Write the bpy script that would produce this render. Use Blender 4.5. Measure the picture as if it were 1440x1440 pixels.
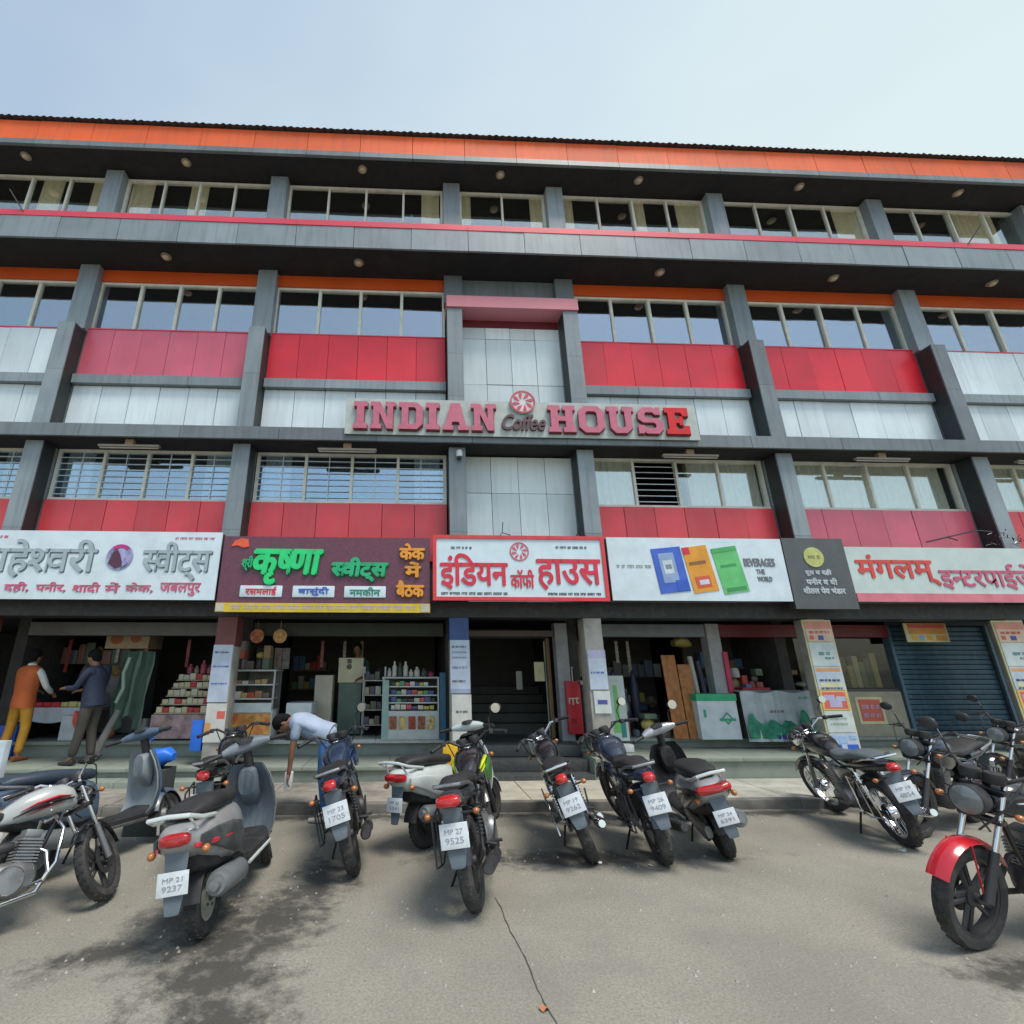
import bpy, bmesh, math, random
from mathutils import Vector, Matrix, Euler
random.seed(7)
R = math.radians
for o in list(bpy.data.objects): bpy.data.objects.remove(o)
sc = bpy.context.scene
COL = sc.collection

# ---------------------------------------------------------------- camera, sky, sun
cam_d = bpy.data.cameras.new('camera'); cam = bpy.data.objects.new('camera', cam_d); COL.objects.link(cam)
cam.location = (0, 0, 1.65)
cam.rotation_euler = (R(90 + 17.8), 0, R(-2.35))
cam_d.sensor_width = 36; cam_d.lens = 690 / 1440 * 36
cam_d.shift_x = 115 / 1440
cam_d.clip_start = .05; cam_d.clip_end = 3000
sc.camera = cam

SUN_EL, SUN_AZ = 65, 140          # elevation, azimuth clockwise from +Y (high, to the right behind the camera)
w = bpy.data.worlds.new('World'); sc.world = w; w.use_nodes = True
nt = w.node_tree; nt.nodes.clear()
def N(t, **k):
    n = nt.nodes.new(t)
    for a, b in k.items(): setattr(n, a, b)
    return n
out = N('ShaderNodeOutputWorld'); bg = N('ShaderNodeBackground'); sky = N('ShaderNodeTexSky')
sky.sky_type = 'NISHITA'; sky.sun_disc = False
sky.sun_elevation = R(SUN_EL); sky.sun_rotation = R(SUN_AZ)
sky.air_density = 1.3; sky.dust_density = 1.0; sky.ozone_density = .8
tc = N('ShaderNodeTexCoord')
nz = N('ShaderNodeTexNoise'); nz.inputs['Scale'].default_value = 1.3; nz.inputs['Detail'].default_value = 5; nz.inputs['Roughness'].default_value = .5
mp = N('ShaderNodeMapping'); mp.inputs['Scale'].default_value = (1, 1, 2.2)
nt.links.new(tc.outputs['Generated'], mp.inputs['Vector']); nt.links.new(mp.outputs[0], nz.inputs['Vector'])
# thin high cloud, thicker towards the sun
dp = N('ShaderNodeVectorMath', operation='DOT_PRODUCT')
sd = Vector((math.sin(R(48)) * math.cos(R(8)), math.cos(R(48)) * math.cos(R(8)), math.sin(R(8))))
dp.inputs[1].default_value = sd
nt.links.new(tc.outputs['Generated'], dp.inputs[0])
mr = N('ShaderNodeMapRange'); mr.inputs['From Min'].default_value = .05; mr.inputs['From Max'].default_value = .85
mr.inputs['To Min'].default_value = .40; mr.inputs['To Max'].default_value = 1.0
nt.links.new(dp.outputs['Value'], mr.inputs['Value'])
nm = N('ShaderNodeMath', operation='MULTIPLY_ADD'); nm.inputs[1].default_value = .7; nm.inputs[2].default_value = -.35
nt.links.new(nz.outputs[0], nm.inputs[0])
ad = N('ShaderNodeMath', operation='ADD'); ad.use_clamp = True
nt.links.new(mr.outputs[0], ad.inputs[0]); nt.links.new(nm.outputs[0], ad.inputs[1])
sm = N('ShaderNodeMix'); sm.data_type = 'RGBA'
nt.links.new(ad.outputs[0], sm.inputs['Factor']); nt.links.new(sky.outputs[0], sm.inputs[6])
sm.inputs[7].default_value = (3.75, 4.4, 4.55, 1)
nt.links.new(sm.outputs[2], bg.inputs['Color']); bg.inputs['Strength'].default_value = .095
nt.links.new(bg.outputs[0], out.inputs['Surface'])

sun_d = bpy.data.lights.new('sun', 'SUN'); sun = bpy.data.objects.new('sun', sun_d); COL.objects.link(sun)
sun_d.energy = 1.6; sun_d.angle = R(22); sun_d.color = (1, .93, .83)
sv = Vector((math.sin(R(SUN_AZ)) * math.cos(R(SUN_EL)), math.cos(R(SUN_AZ)) * math.cos(R(SUN_EL)), math.sin(R(SUN_EL))))
sun.rotation_euler = (-sv).to_track_quat('-Z', 'Y').to_euler()
sc.view_settings.view_transform = 'Standard'; sc.view_settings.look = 'None'
sc.view_settings.exposure = 1.05; sc.view_settings.gamma = 1
sc.render.engine = 'CYCLES'
sc.cycles.max_bounces = 6; sc.cycles.transparent_max_bounces = 12
sc.cycles.use_denoising = True

# ---------------------------------------------------------------- materials
_mc = {}
def mat(name, col, rough=.55, metal=0., var=.12, scale=6., bump=0., bscale=60., coat=0., spec=.5, dirt=None, dirt_amt=.35, dscale=2.5, streak=False):
    if name in _mc: return _mc[name]
    m = bpy.data.materials.new(name); m.use_nodes = True
    t = m.node_tree; b = t.nodes['Principled BSDF']
    b.inputs['Roughness'].default_value = rough; b.inputs['Metallic'].default_value = metal
    b.inputs['Coat Weight'].default_value = coat; b.inputs['Coat Roughness'].default_value = .08
    b.inputs['Specular IOR Level'].default_value = spec
    tc = t.nodes.new('ShaderNodeTexCoord'); no = t.nodes.new('ShaderNodeTexNoise')
    no.inputs['Scale'].default_value = scale; no.inputs['Detail'].default_value = 5
    geo = t.nodes.new('ShaderNodeNewGeometry')
    t.links.new(geo.outputs['Position'], no.inputs['Vector'])
    cr = t.nodes.new('ShaderNodeValToRGB'); e = cr.color_ramp.elements
    e[0].position = .3; e[1].position = .7
    e[0].color = tuple(c * (1 - var) for c in col) + (1,)
    e[1].color = tuple(min(1, c * (1 + var)) for c in col) + (1,)
    t.links.new(no.outputs[0], cr.inputs[0]); last = cr.outputs[0]
    if streak:
        oi = t.nodes.new('ShaderNodeObjectInfo'); rm = t.nodes.new('ShaderNodeMapRange'); rm.inputs['To Min'].default_value = .88; rm.inputs['To Max'].default_value = 1.1
        t.links.new(oi.outputs['Random'], rm.inputs[0]); vm = t.nodes.new('ShaderNodeVectorMath'); vm.operation = 'SCALE'
        t.links.new(last, vm.inputs[0]); t.links.new(rm.outputs[0], vm.inputs['Scale']); last = vm.outputs[0]
    if dirt:
        n2 = t.nodes.new('ShaderNodeTexNoise'); n2.inputs['Scale'].default_value = dscale; n2.inputs['Detail'].default_value = 8
        n2.inputs['Roughness'].default_value = .65
        if streak:
            mp = t.nodes.new('ShaderNodeMapping'); mp.inputs['Scale'].default_value = (5, 5, .35)
            t.links.new(geo.outputs['Position'], mp.inputs[0]); t.links.new(mp.outputs[0], n2.inputs['Vector'])
        else: t.links.new(geo.outputs['Position'], n2.inputs['Vector'])
        r2 = t.nodes.new('ShaderNodeMapRange'); r2.inputs['From Min'].default_value = .48; r2.inputs['From Max'].default_value = .72
        r2.inputs['To Max'].default_value = dirt_amt; t.links.new(n2.outputs[0], r2.inputs[0])
        mx = t.nodes.new('ShaderNodeMix'); mx.data_type = 'RGBA'; mx.inputs[7].default_value = tuple(dirt) + (1,)
        t.links.new(r2.outputs[0], mx.inputs['Factor']); t.links.new(last, mx.inputs[6]); last = mx.outputs[2]
    t.links.new(last, b.inputs['Base Color'])
    if bump:
        n3 = t.nodes.new('ShaderNodeTexNoise'); n3.inputs['Scale'].default_value = bscale; n3.inputs['Detail'].default_value = 4
        t.links.new(geo.outputs['Position'], n3.inputs['Vector'])
        bp = t.nodes.new('ShaderNodeBump'); bp.inputs['Strength'].default_value = bump; bp.inputs['Distance'].default_value = .01
        t.links.new(n3.outputs[0], bp.inputs['Height']); t.links.new(bp.outputs[0], b.inputs['Normal'])
    _mc[name] = m; return m
def glass(name, tint, refl, fac, rough=.02):
    m = bpy.data.materials.new(name); m.use_nodes = True; t = m.node_tree; t.nodes.clear()
    o = t.nodes.new('ShaderNodeOutputMaterial'); mx = t.nodes.new('ShaderNodeMixShader')
    a = t.nodes.new('ShaderNodeBsdfTransparent'); a.inputs[0].default_value = tuple(tint) + (1,)
    g = t.nodes.new('ShaderNodeBsdfGlossy'); g.inputs[0].default_value = tuple(refl) + (1,); g.inputs['Roughness'].default_value = rough
    n = t.nodes.new('ShaderNodeTexNoise'); n.inputs['Scale'].default_value = 1.3
    geo = t.nodes.new('ShaderNodeNewGeometry'); t.links.new(geo.outputs['Position'], n.inputs['Vector'])
    bp = t.nodes.new('ShaderNodeBump'); bp.inputs['Strength'].default_value = .12; bp.inputs['Distance'].default_value = .02
    t.links.new(n.outputs[0], bp.inputs['Height']); t.links.new(bp.outputs[0], g.inputs['Normal'])
    mx.inputs[0].default_value = fac
    t.links.new(a.outputs[0], mx.inputs[1]); t.links.new(g.outputs[0], mx.inputs[2]); t.links.new(mx.outputs[0], o.inputs[0])
    _mc[name] = m; return m
M_glass3 = None
M_grey = mat('grey cladding', (.16, .19, .205), .42, var=.14, scale=1.5, dirt=(.07, .075, .075), dirt_amt=.5, streak=True)
M_greyl = mat('light grey cladding', (.23, .275, .30), .4, var=.12, scale=1.5, dirt=(.10, .11, .11), dirt_amt=.5, streak=True)
M_red = mat('red cladding', (.72, .022, .04), .38, var=.14, scale=1.2, coat=.1, dirt=(.50, .05, .06), dirt_amt=.3, streak=True)
M_redl = mat('red cladding lower', (.70, .06, .075), .38, var=.14, scale=1.2, coat=.1, dirt=(.5, .12, .13), dirt_amt=.4, streak=True)
M_pink = mat('sky glare red cladding', (.66, .12, .18), .38, var=.12, scale=1.2, coat=.2, dirt=(.40, .14, .16), dirt_amt=.4, streak=True)  # red panels with the sky's glare put into the colour as pink
M_pinkb = mat('pink band', (.66, .05, .085), .4, var=.08, scale=1)
M_pinkp = mat('pale pink band', (.62, .22, .26), .4, var=.08, scale=1)
M_orange = mat('orange cladding', (.74, .11, .018), .65, var=.10, scale=1.2, dirt=(.4, .09, .04), dirt_amt=.45, streak=True)
M_orange2 = mat('deep orange cladding', (.60, .085, .012), .45, var=.1, scale=1.2)
M_white = mat('white cladding', (.68, .77, .81), .35, var=.08, scale=1.2, dirt=(.42, .46, .46), dirt_amt=.35, streak=True)
M_tile = mat('white tile', (.68, .77, .79), .3, var=.06, scale=1.2, dirt=(.44, .48, .48), dirt_amt=.35, streak=True)
M_joint = mat('dark joint', (.05, .05, .05), .8)
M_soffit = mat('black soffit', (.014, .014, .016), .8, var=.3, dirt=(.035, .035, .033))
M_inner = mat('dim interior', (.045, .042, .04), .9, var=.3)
M_frame = mat('cream window frame', (.70, .70, .62), .5, var=.1, dirt=(.4, .4, .34))
M_framew = mat('white window frame', (.62, .66, .66), .45, var=.08)
M_curt = mat('cream curtain', (.88, .84, .66), .9, var=.08, scale=9, bump=.6, bscale=14)
M_curtw = mat('pale curtain', (.80, .86, .86), .9, var=.08, scale=9)
M_maroon = mat('maroon header', (.14, .012, .02), .6)
M_glass = glass('tinted mirror glass', (.95, .92, .85), (.74, .84, .94), .38)
M_glass3 = glass('top floor glass', (.97, .95, .9), (.9, 1, 1), .27)
M_glass1 = glass('clear blue glass', (.92, .95, .97), (.66, .82, .93), .40)
M_black = mat('black paint', (.012, .012, .014), .3, coat=.4)
M_bplast = mat('black plastic', (.022, .022, .024), .55, dirt=(.08, .08, .075), dirt_amt=.5, dscale=9)
M_rubber = mat('tyre rubber', (.032, .032, .033), .8, var=.25, dirt=(.14, .135, .12), dirt_amt=.55, dscale=7, bump=.3)
M_chrome = mat('chrome', (.75, .76, .78), .14, 1.0, var=.06)
M_steel = mat('dull steel', (.36, .37, .38), .38, .9, dirt=(.1, .09, .08), dirt_amt=.6, dscale=12)
M_alu = mat('cast aluminium', (.30, .31, .32), .45, .7, dirt=(.08, .07, .06), dirt_amt=.6, dscale=12)
M_dalu = mat('dark engine metal', (.06, .06, .065), .5, .5, dirt=(.12, .11, .10), dscale=12)
M_seat = mat('black seat vinyl', (.02, .02, .022), .55, bump=.3, bscale=150, dirt=(.07, .07, .07), dscale=7)
M_lampred = mat('red lamp lens', (.48, .010, .012), .18, coat=.8, var=.1, scale=40)
M_amber = mat('amber lens', (.42, .15, .04), .25, coat=.5)
M_lens = mat('clear lamp lens', (.17, .19, .20), .12, coat=.8)
M_plate = mat('white number plate', (.62, .67, .70), .4, var=.06, dirt=(.36, .36, .34), dirt_amt=.5, dscale=14)
M_plateink = mat('plate ink', (.26, .28, .34), .5)
M_mirror = mat('mirror glass', (.45, .48, .5), .04, 1.0, var=.01)
M_skin = mat('skin', (.26, .13, .08), .55, var=.08)
M_hair = mat('black hair', (.009, .008, .008), .85, var=.4, scale=90, spec=.15, bump=.6, bscale=120)
M_conc = mat('pale concrete', (.40, .40, .35), .85, var=.16, scale=3, bump=.4, dirt=(.14, .14, .12), dirt_amt=.6)
M_green = mat('green grey stone', (.25, .285, .24), .6, var=.22, scale=2.5, bump=.2, dirt=(.10, .12, .10), dirt_amt=.7)
M_granite = mat('dark granite', (.055, .06, .06), .4, var=.3, scale=30, dirt=(.12, .12, .11), dscale=5)
M_cream = mat('cream paving', (.42, .40, .32), .75, var=.12, dirt=(.2, .19, .16), dirt_amt=.5)
M_brown = mat('brown paving', (.27, .25, .215), .85, var=.2, bump=.4, dirt=(.09, .085, .075), dirt_amt=.7)
M_curb = mat('kerb stone', (.16, .155, .14), .85, var=.25, dirt=(.06, .06, .055), dirt_amt=.7)
def cm(hexname, col, rough=.5, **k): return mat(hexname, col, rough, **k)

# ---------------------------------------------------------------- mesh builder
class MB:
    def __init__(s): s.v = []; s.f = []; s.sm = []; s.M = Matrix()
    def add(s, vs, fs, smooth=False):
        n = len(s.v); s.v += [tuple(s.M @ Vector(p)) for p in vs]
        s.f += [tuple(i + n for i in f) for f in fs]; s.sm += [smooth] * len(fs); return s
    def box(s, x0, x1, y0, y1, z0, z1, bev=0.):
        if bev <= 0:
            v = [(x, y, z) for x in (x0, x1) for y in (y0, y1) for z in (z0, z1)]
            return s.add(v, [(0, 1, 3, 2), (4, 6, 7, 5), (0, 4, 5, 1), (2, 3, 7, 6), (0, 2, 6, 4), (1, 5, 7, 3)])
        bm = bmesh.new(); bmesh.ops.create_cube(bm, size=1)
        for q in bm.verts: q.co = Vector(((x0 + x1) / 2 + q.co.x * (x1 - x0), (y0 + y1) / 2 + q.co.y * (y1 - y0), (z0 + z1) / 2 + q.co.z * (z1 - z0)))
        bmesh.ops.bevel(bm, geom=list(bm.edges), offset=bev, segments=2, affect='EDGES', profile=.6)
        bm.verts.index_update()
        s.add([q.co[:] for q in bm.verts], [[q.index for q in f.verts] for f in bm.faces], True); bm.free(); return s
    def tube(s, pts, r, seg=8, cap=True, sy=1.):
        pts = [Vector(p) for p in pts]; n = len(pts); rr = r if isinstance(r, (list, tuple)) else [r] * n
        vs = []; prev = None
        for i, p in enumerate(pts):
            d = (pts[min(i + 1, n - 1)] - pts[max(i - 1, 0)]).normalized()
            a = Vector((0, 0, 1)) if prev is None else prev
            if abs(d.dot(a)) > .97: a = Vector((0, 1, 0)) if abs(d.y) < .9 else Vector((1, 0, 0))
            u = (a - d * a.dot(d)).normalized(); q = d.cross(u); prev = u
            for k in range(seg):
                t = 2 * math.pi * k / seg
                vs.append(p + (u * math.cos(t) * sy + q * math.sin(t)) * rr[i])
        fs = [(i * seg + k, i * seg + (k + 1) % seg, (i + 1) * seg + (k + 1) % seg, (i + 1) * seg + k) for i in range(n - 1) for k in range(seg)]
        if cap: fs += [tuple(range(seg - 1, -1, -1)), tuple(range((n - 1) * seg, n * seg))]
        return s.add(vs, fs, seg > 5)
    def lathe(s, prof, seg=20, axis='y', o=(0, 0, 0), closed=False, a0=0., a1=2 * math.pi):
        o = Vector(o); vs = []; full = abs(a1 - a0 - 2 * math.pi) < 1e-6; ns = seg if full else seg + 1
        for k in range(ns):
            t = a0 + (a1 - a0) * k / seg
            for r, h in prof:
                if axis == 'y': p = (r * math.cos(t), h, r * math.sin(t))
                elif axis == 'z': p = (r * math.cos(t), r * math.sin(t), h)
                else: p = (h, r * math.cos(t), r * math.sin(t))
                vs.append(o + Vector(p))
        m = len(prof); fs = []
        for k in range(seg):
            for j in range(m if closed else m - 1):
                a, b = k * m + j, k * m + (j + 1) % m; c, d = ((k + 1) % ns) * m + (j + 1) % m, ((k + 1) % ns) * m + j
                fs.append((a, b, c, d))
        return s.add(vs, fs, True)
    def loft(s, st, seg=14, p=2.4, ang=0):
        """stations (x, z, half width, half height[, y]) -> superellipse rings across X"""
        vs = []
        for q in st:
            x, z, hw, hh = q[:4]; y = q[4] if len(q) > 4 else 0
            for k in range(seg):
                t = 2 * math.pi * (k + .5) / seg; c, d = math.cos(t), math.sin(t)
                vs.append((x, y + hw * math.copysign(abs(c) ** (2 / p), c), z + hh * math.copysign(abs(d) ** (2 / p), d)))
        n = len(st)
        fs = [(i * seg + k, i * seg + (k + 1) % seg, (i + 1) * seg + (k + 1) % seg, (i + 1) * seg + k) for i in range(n - 1) for k in range(seg)]
        fs += [tuple(range(seg - 1, -1, -1)), tuple(range((n - 1) * seg, n * seg))]
        return s.add(vs, fs, True)
    def ball(s, c, r, sx=1, sy=1, sz=1, seg=12, rings=8):
        vs = [(c[0], c[1], c[2] - r * sz)]
        for i in range(1, rings):
            a = math.pi * i / rings
            for k in range(seg):
                t = 2 * math.pi * k / seg
                vs.append((c[0] + r * sx * math.sin(a) * math.cos(t), c[1] + r * sy * math.sin(a) * math.sin(t), c[2] - r * sz * math.cos(a)))
        vs.append((c[0], c[1], c[2] + r * sz)); fs = []
        for k in range(seg):
            fs.append((0, 1 + (k + 1) % seg, 1 + k)); l = 1 + (rings - 2) * seg
            fs.append((l + k, l + (k + 1) % seg, len(vs) - 1))
            for i in range(rings - 2):
                a = 1 + i * seg; fs.append((a + k, a + (k + 1) % seg, a + seg + (k + 1) % seg, a + seg + k))
        return s.add(vs, fs, True)
    def prism(s, pts, y0, y1):
        """outline in XZ pushed through Y"""
        n = len(pts); vs = [(x, y0, z) for x, z in pts] + [(x, y1, z) for x, z in pts]
        return s.add(vs, [tuple(range(n)), tuple(range(2 * n - 1, n - 1, -1))] + [(i, i + n, (i + 1) % n + n, (i + 1) % n) for i in range(n)])
    def mesh(s, name, m):
        me = bpy.data.meshes.new(name); me.from_pydata(s.v, [], s.f); me.polygons.foreach_set('use_smooth', s.sm)
        bm = bmesh.new(); bm.from_mesh(me); bmesh.ops.recalc_face_normals(bm, faces=bm.faces)
        bm.to_mesh(me); bm.free(); me.set_sharp_from_angle(angle=R(42)); me.materials.append(m); return me
    def build(s, name, m, parent=None, M=None):
        return ob(name, s.mesh(name, m), parent, M)
def ob(name, me, parent=None, M=None):
    o = bpy.data.objects.new(name, me); COL.objects.link(o)
    if parent is not None: o.parent = parent
    if M is not None: o.matrix_local = M
    return o
def empty(name, loc=(0, 0, 0), rot=(0, 0, 0)):
    o = bpy.data.objects.new(name, None); COL.objects.link(o); o.location = loc; o.rotation_euler = rot; o.empty_display_size = .1; return o
def tag(o, label, cat, group=None):
    o['label'] = label; o['category'] = cat
    if group: o['group'] = group
    return o
def struct(name, mb, m):
    o = mb.build(name, m); o['kind'] = 'structure'; return o
_bx = {}
def piece(name, m, parent, x0, x1, y0, y1, z0, z1, bev=0.):
    """box part; equal sizes share one mesh"""
    k = (name, m.name, round(x1 - x0, 3), round(y1 - y0, 3), round(z1 - z0, 3), bev)
    if k not in _bx: _bx[k] = MB().box(-(x1 - x0) / 2, (x1 - x0) / 2, -(y1 - y0) / 2, (y1 - y0) / 2, -(z1 - z0) / 2, (z1 - z0) / 2, bev).mesh(name, m)
    return ob(name, _bx[k], parent, Matrix.Translation(((x0 + x1) / 2, (y0 + y1) / 2, (z0 + z1) / 2)))
def boxthing(name, m, x0, x1, y0, y1, z0, z1, label, cat, group=None, bev=.004):
    o = MB().box(x0, x1, y0, y1, z0, z1, bev).build(name, m); return tag(o, label, cat, group)

# ---------------------------------------------------------------- lettering
def text_run(s, cut=None):
    c = bpy.data.curves.new('t', 'FONT'); c.body = s; c.size = 1; c.resolution_u = 3
    o = bpy.data.objects.new('t', c); COL.objects.link(o)
    dg = bpy.context.evaluated_depsgraph_get(); dg.update()
    me = bpy.data.meshes.new_from_object(o.evaluated_get(dg))
    bpy.data.objects.remove(o); bpy.data.curves.remove(c)
    if cut is not None:
        bm = bmesh.new(); bm.from_mesh(me)
        xs = [v.co.x for v in bm.verts]; x = max(xs) - cut
        bmesh.ops.bisect_plane(bm, geom=list(bm.verts) + list(bm.edges) + list(bm.faces), plane_co=(x, 0, 0), plane_no=(1, 0, 0), clear_outer=True)
        bm.to_mesh(me); bm.free()
    vs = [v.co.copy() for v in me.vertices]; fs = [tuple(p.vertices) for p in me.polygons]
    bpy.data.meshes.remove(me); return vs, fs
def deva(s):
    """[x] in the string = half form of x (its right stem cut off); ~ adds the ra stroke"""
    import re
    vs, fs, x = [], [], 0.
    for tok in re.findall(r'\[.\]|~|[^\[\]~]+', s):
        if tok == '~':
            n = len(vs); vs += [Vector((x - .30, .10, 0)), Vector((x - .10, .25, 0)), Vector((x - .10, .33, 0)), Vector((x - .34, .15, 0))]
            fs.append((n, n + 1, n + 2, n + 3)); continue
        half = tok[0] == '['
        lead = len(tok) - len(tok.lstrip(' ')); 
        v, f = text_run(tok[1] if half else tok.strip(), .17 if half else None)
        if not v: continue
        mn = min(p.x for p in v); mx = max(p.x for p in v); x += lead * .3; n = len(vs)
        vs += [Vector((p.x - mn + x, p.y, 0)) for p in v]; fs += [tuple(i + n for i in q) for q in f]
        x += mx - mn - (.03 if half else .02) + .3 * (len(tok) - len(tok.rstrip(' ')))
    return vs, fs
def lettering(name, s, x0, x1, z0, z1, Y, m, parent=None, depth=.006, bold=.0, shear=0., side=None, keep=False):
    """letters fitted in the box x0..x1, z0..z1, front face at Y, real depth"""
    vs, fs = deva(s)
    a, b = min(p.x for p in vs), max(p.x for p in vs); c, d = min(p.y for p in vs), max(p.y for p in vs)
    kx, kz = (x1 - x0) / (b - a), (z1 - z0) / (d - c)
    mb = MB(); offs = [(0, 0)] if not bold else [(0, 0), (bold, 0), (-bold, 0), (0, bold), (0, -bold), (bold * .7, bold * .7), (-bold * .7, -bold * .7)]
    for i, (ox, oz) in enumerate(offs):
        P = [(x0 + (p.x - a) * kx + ox + shear * (p.y - c) * kz, z0 + (p.y - c) * kz + oz) for p in vs]
        y = Y - i * .0006; n = len(P)
        mb.add([(x, y, z) for x, z in P] + [(x, y + depth, z) for x, z in P], fs + [tuple(j + n for j in reversed(f)) for f in fs])
        # side walls along open edges
        ec = {}
        for f in fs:
            for j in range(len(f)):
                e = (f[j], f[(j + 1) % len(f)]); ec[e] = 1
        # merge by position to find the outline
        key = {}; idx = [key.setdefault((round(x, 5), round(z, 5)), len(key)) for x, z in P]
        pe = {}
        for (u, v_) in ec: pe[(idx[u], idx[v_])] = (u, v_)
        wl = [(u, v_, v_ + n, u + n) for (a_, b_), (u, v_) in pe.items() if (b_, a_) not in pe]
        base = len(mb.v) - 2 * n
        mb.f += [tuple(j + base for j in q) for q in wl]; mb.sm += [False] * len(wl)
    me = bpy.data.meshes.new(name); me.from_pydata(mb.v, [], mb.f); me.materials.append(m)
    return ob(name, me, parent)
def squiggle(name, x0, x1, z0, z1, Y, m, parent, seed=1, word=(2, 6)):
    """a line of print too small to read: small strokes of uneven width"""
    r = random.Random(seed); mb = MB(); h = z1 - z0; x = x0
    while x < x1 - h * .4:
        for _ in range(r.randint(*word)):
            wd = h * r.uniform(.25, .6)
            if x + wd > x1: break
            mb.box(x, x + wd * .35, Y, Y + .003, z0 + h * r.uniform(0, .15), z1 - h * r.uniform(.0, .2))
            mb.box(x, x + wd * .9, Y - .0008, Y + .002, z1 - h * .26, z1 - h * .08)
            if r.random() < .5: mb.box(x + wd * .3, x + wd * .8, Y - .0004, Y + .002, z0 + h * .15, z0 + h * r.uniform(.3, .5))
            x += wd
        x += h * .5
    o = mb.build(name, m, parent); o['kind'] = 'stuff'; return o

# ---------------------------------------------------------------- ground
def ground_mat():
    m = bpy.data.materials.new('worn asphalt'); m.use_nodes = True; t = m.node_tree; b = t.nodes['Principled BSDF']
    L = t.links.new; geo = t.nodes.new('ShaderNodeNewGeometry'); P = geo.outputs['Position']
    def noise(sc_, det, rough=.55, off=None):
        n = t.nodes.new('ShaderNodeTexNoise'); n.inputs['Scale'].default_value = sc_; n.inputs['Detail'].default_value = det; n.inputs['Roughness'].default_value = rough
        if off:
            a = t.nodes.new('ShaderNodeVectorMath'); a.operation = 'ADD'; a.inputs[1].default_value = off; L(P, a.inputs[0]); L(a.outputs[0], n.inputs['Vector'])
        else: L(P, n.inputs['Vector'])
        return n.outputs[0]
    def mth(op, a, c, clamp=False):
        n = t.nodes.new('ShaderNodeMath'); n.operation = op; n.use_clamp = clamp
        for i, q in enumerate((a, c)):
            if isinstance(q, (int, float)): n.inputs[i].default_value = q
            else: L(q, n.inputs[i])
        return n.outputs[0]
    def rng(a, f0, f1, t0=0, t1=1):
        n = t.nodes.new('ShaderNodeMapRange'); n.inputs[1].default_value = f0; n.inputs[2].default_value = f1; n.inputs[3].default_value = t0; n.inputs[4].default_value = t1; L(a, n.inputs[0]); return n.outputs[0]
    def mix(f, a, c):
        n = t.nodes.new('ShaderNodeMix'); n.data_type = 'RGBA'
        if isinstance(f, (int, float)): n.inputs[0].default_value = f
        else: L(f, n.inputs[0])
        for i, q in ((6, a), (7, c)):
            if isinstance(q, tuple): n.inputs[i].default_value = q + (1,)
            else: L(q, n.inputs[i])
        return n.outputs[2]
    base = mix(rng(noise(1.1, 4), .35, .65), (.238, .226, .186), (.308, .292, .242))
    base = mix(rng(noise(55, 3, .7), .42, .66, 0, .65), base, (.15, .15, .132))
    base = mix(rng(noise(90, 2, .6, (3, 1, 0)), .58, .72, 0, .6), base, (.42, .41, .37))
    base = mix(rng(noise(2.3, 6, .65, (9, 2, 0)), .52, .75, 0, .45), base, (.19, .185, .165))
    # dark oily stains where the two wheelers stand
    def blob(x, y, rx, ry, ang=0):
        mp = t.nodes.new('ShaderNodeMapping'); mp.vector_type = 'TEXTURE'
        mp.inputs['Location'].default_value = (x, y, 0); mp.inputs['Rotation'].default_value = (0, 0, R(ang)); mp.inputs['Scale'].default_value = (rx, ry, 1)
        L(P, mp.inputs[0]); v = t.nodes.new('ShaderNodeVectorMath'); v.operation = 'LENGTH'; L(mp.outputs[0], v.inputs[0]); return rng(v.outputs['Value'], 0, 1.3, 1, 0)
    bl = None
    for q in ((-1.45, 4.2, .62, .5, 25), (-1.25, 3.85, .6, .6, 20), (-1.08, 3.5, .55, .55, -10), (-.95, 3.05, .45, .6, 15), (-.9, 4.15, .45, .95, -10), (-.72, 4.75, .4, .7, 0), (-1.85, 3.75, .6, .22, 25), (0, 6.6, 3.2, .2, 0), (4.6, 6.6, 2.6, .2, 0), (1.6, 5.2, 1.8, .3, 0), (3.5, 3.3, .5, .25, 0)):
        o_ = blob(*q); bl = o_ if bl is None else mth('MAXIMUM', bl, o_)
    st = mth('ADD', bl, mth('MULTIPLY', mth('SUBTRACT', noise(5.5, 10, .74, (5, 5, 0)), .5), 2.4))
    st = rng(st, .30, .82)
    base = mix(mth('MULTIPLY', st, .80), base, (.036, .035, .033))
    L(base, b.inputs['Base Color'])
    L(rng(st, 0, 1, .88, .5), b.inputs['Roughness'])
    h = mth('ADD', mth('MULTIPLY', noise(70, 4, .7), .6), mth('MULTIPLY', noise(9, 4), .8))
    bp = t.nodes.new('ShaderNodeBump'); bp.inputs['Strength'].default_value = .55; bp.inputs['Distance'].default_value = .012
    L(h, bp.inputs['Height']); L(bp.outputs[0], b.inputs['Normal'])
    return m
M_road = ground_mat()
g = MB(); g.add([(-600, -600, 0), (600, -600, 0), (600, 600, 0), (-600, 600, 0)], [(0, 1, 2, 3)]); struct('road', g, M_road)
# crack running towards the camera
r0 = random.Random(4); L_, R_ = [], []
n = 34
for i in range(n + 1):
    t = i / n; x = .675 + .075 * t + .006 * math.sin(t * 17) + r0.uniform(-.004, .004); y = 4.42 - 1.75 * t
    wd = .002 + .0025 * r0.random(); L_.append((x - wd, y, .004)); R_.append((x + wd, y, .004))
g = MB(); g.add(L_ + R_, [(i, i + 1, i + n + 2, i + n + 1) for i in range(n)]); struct('road_crack', g, mat('crack dirt', (.07, .065, .055), .95))

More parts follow.
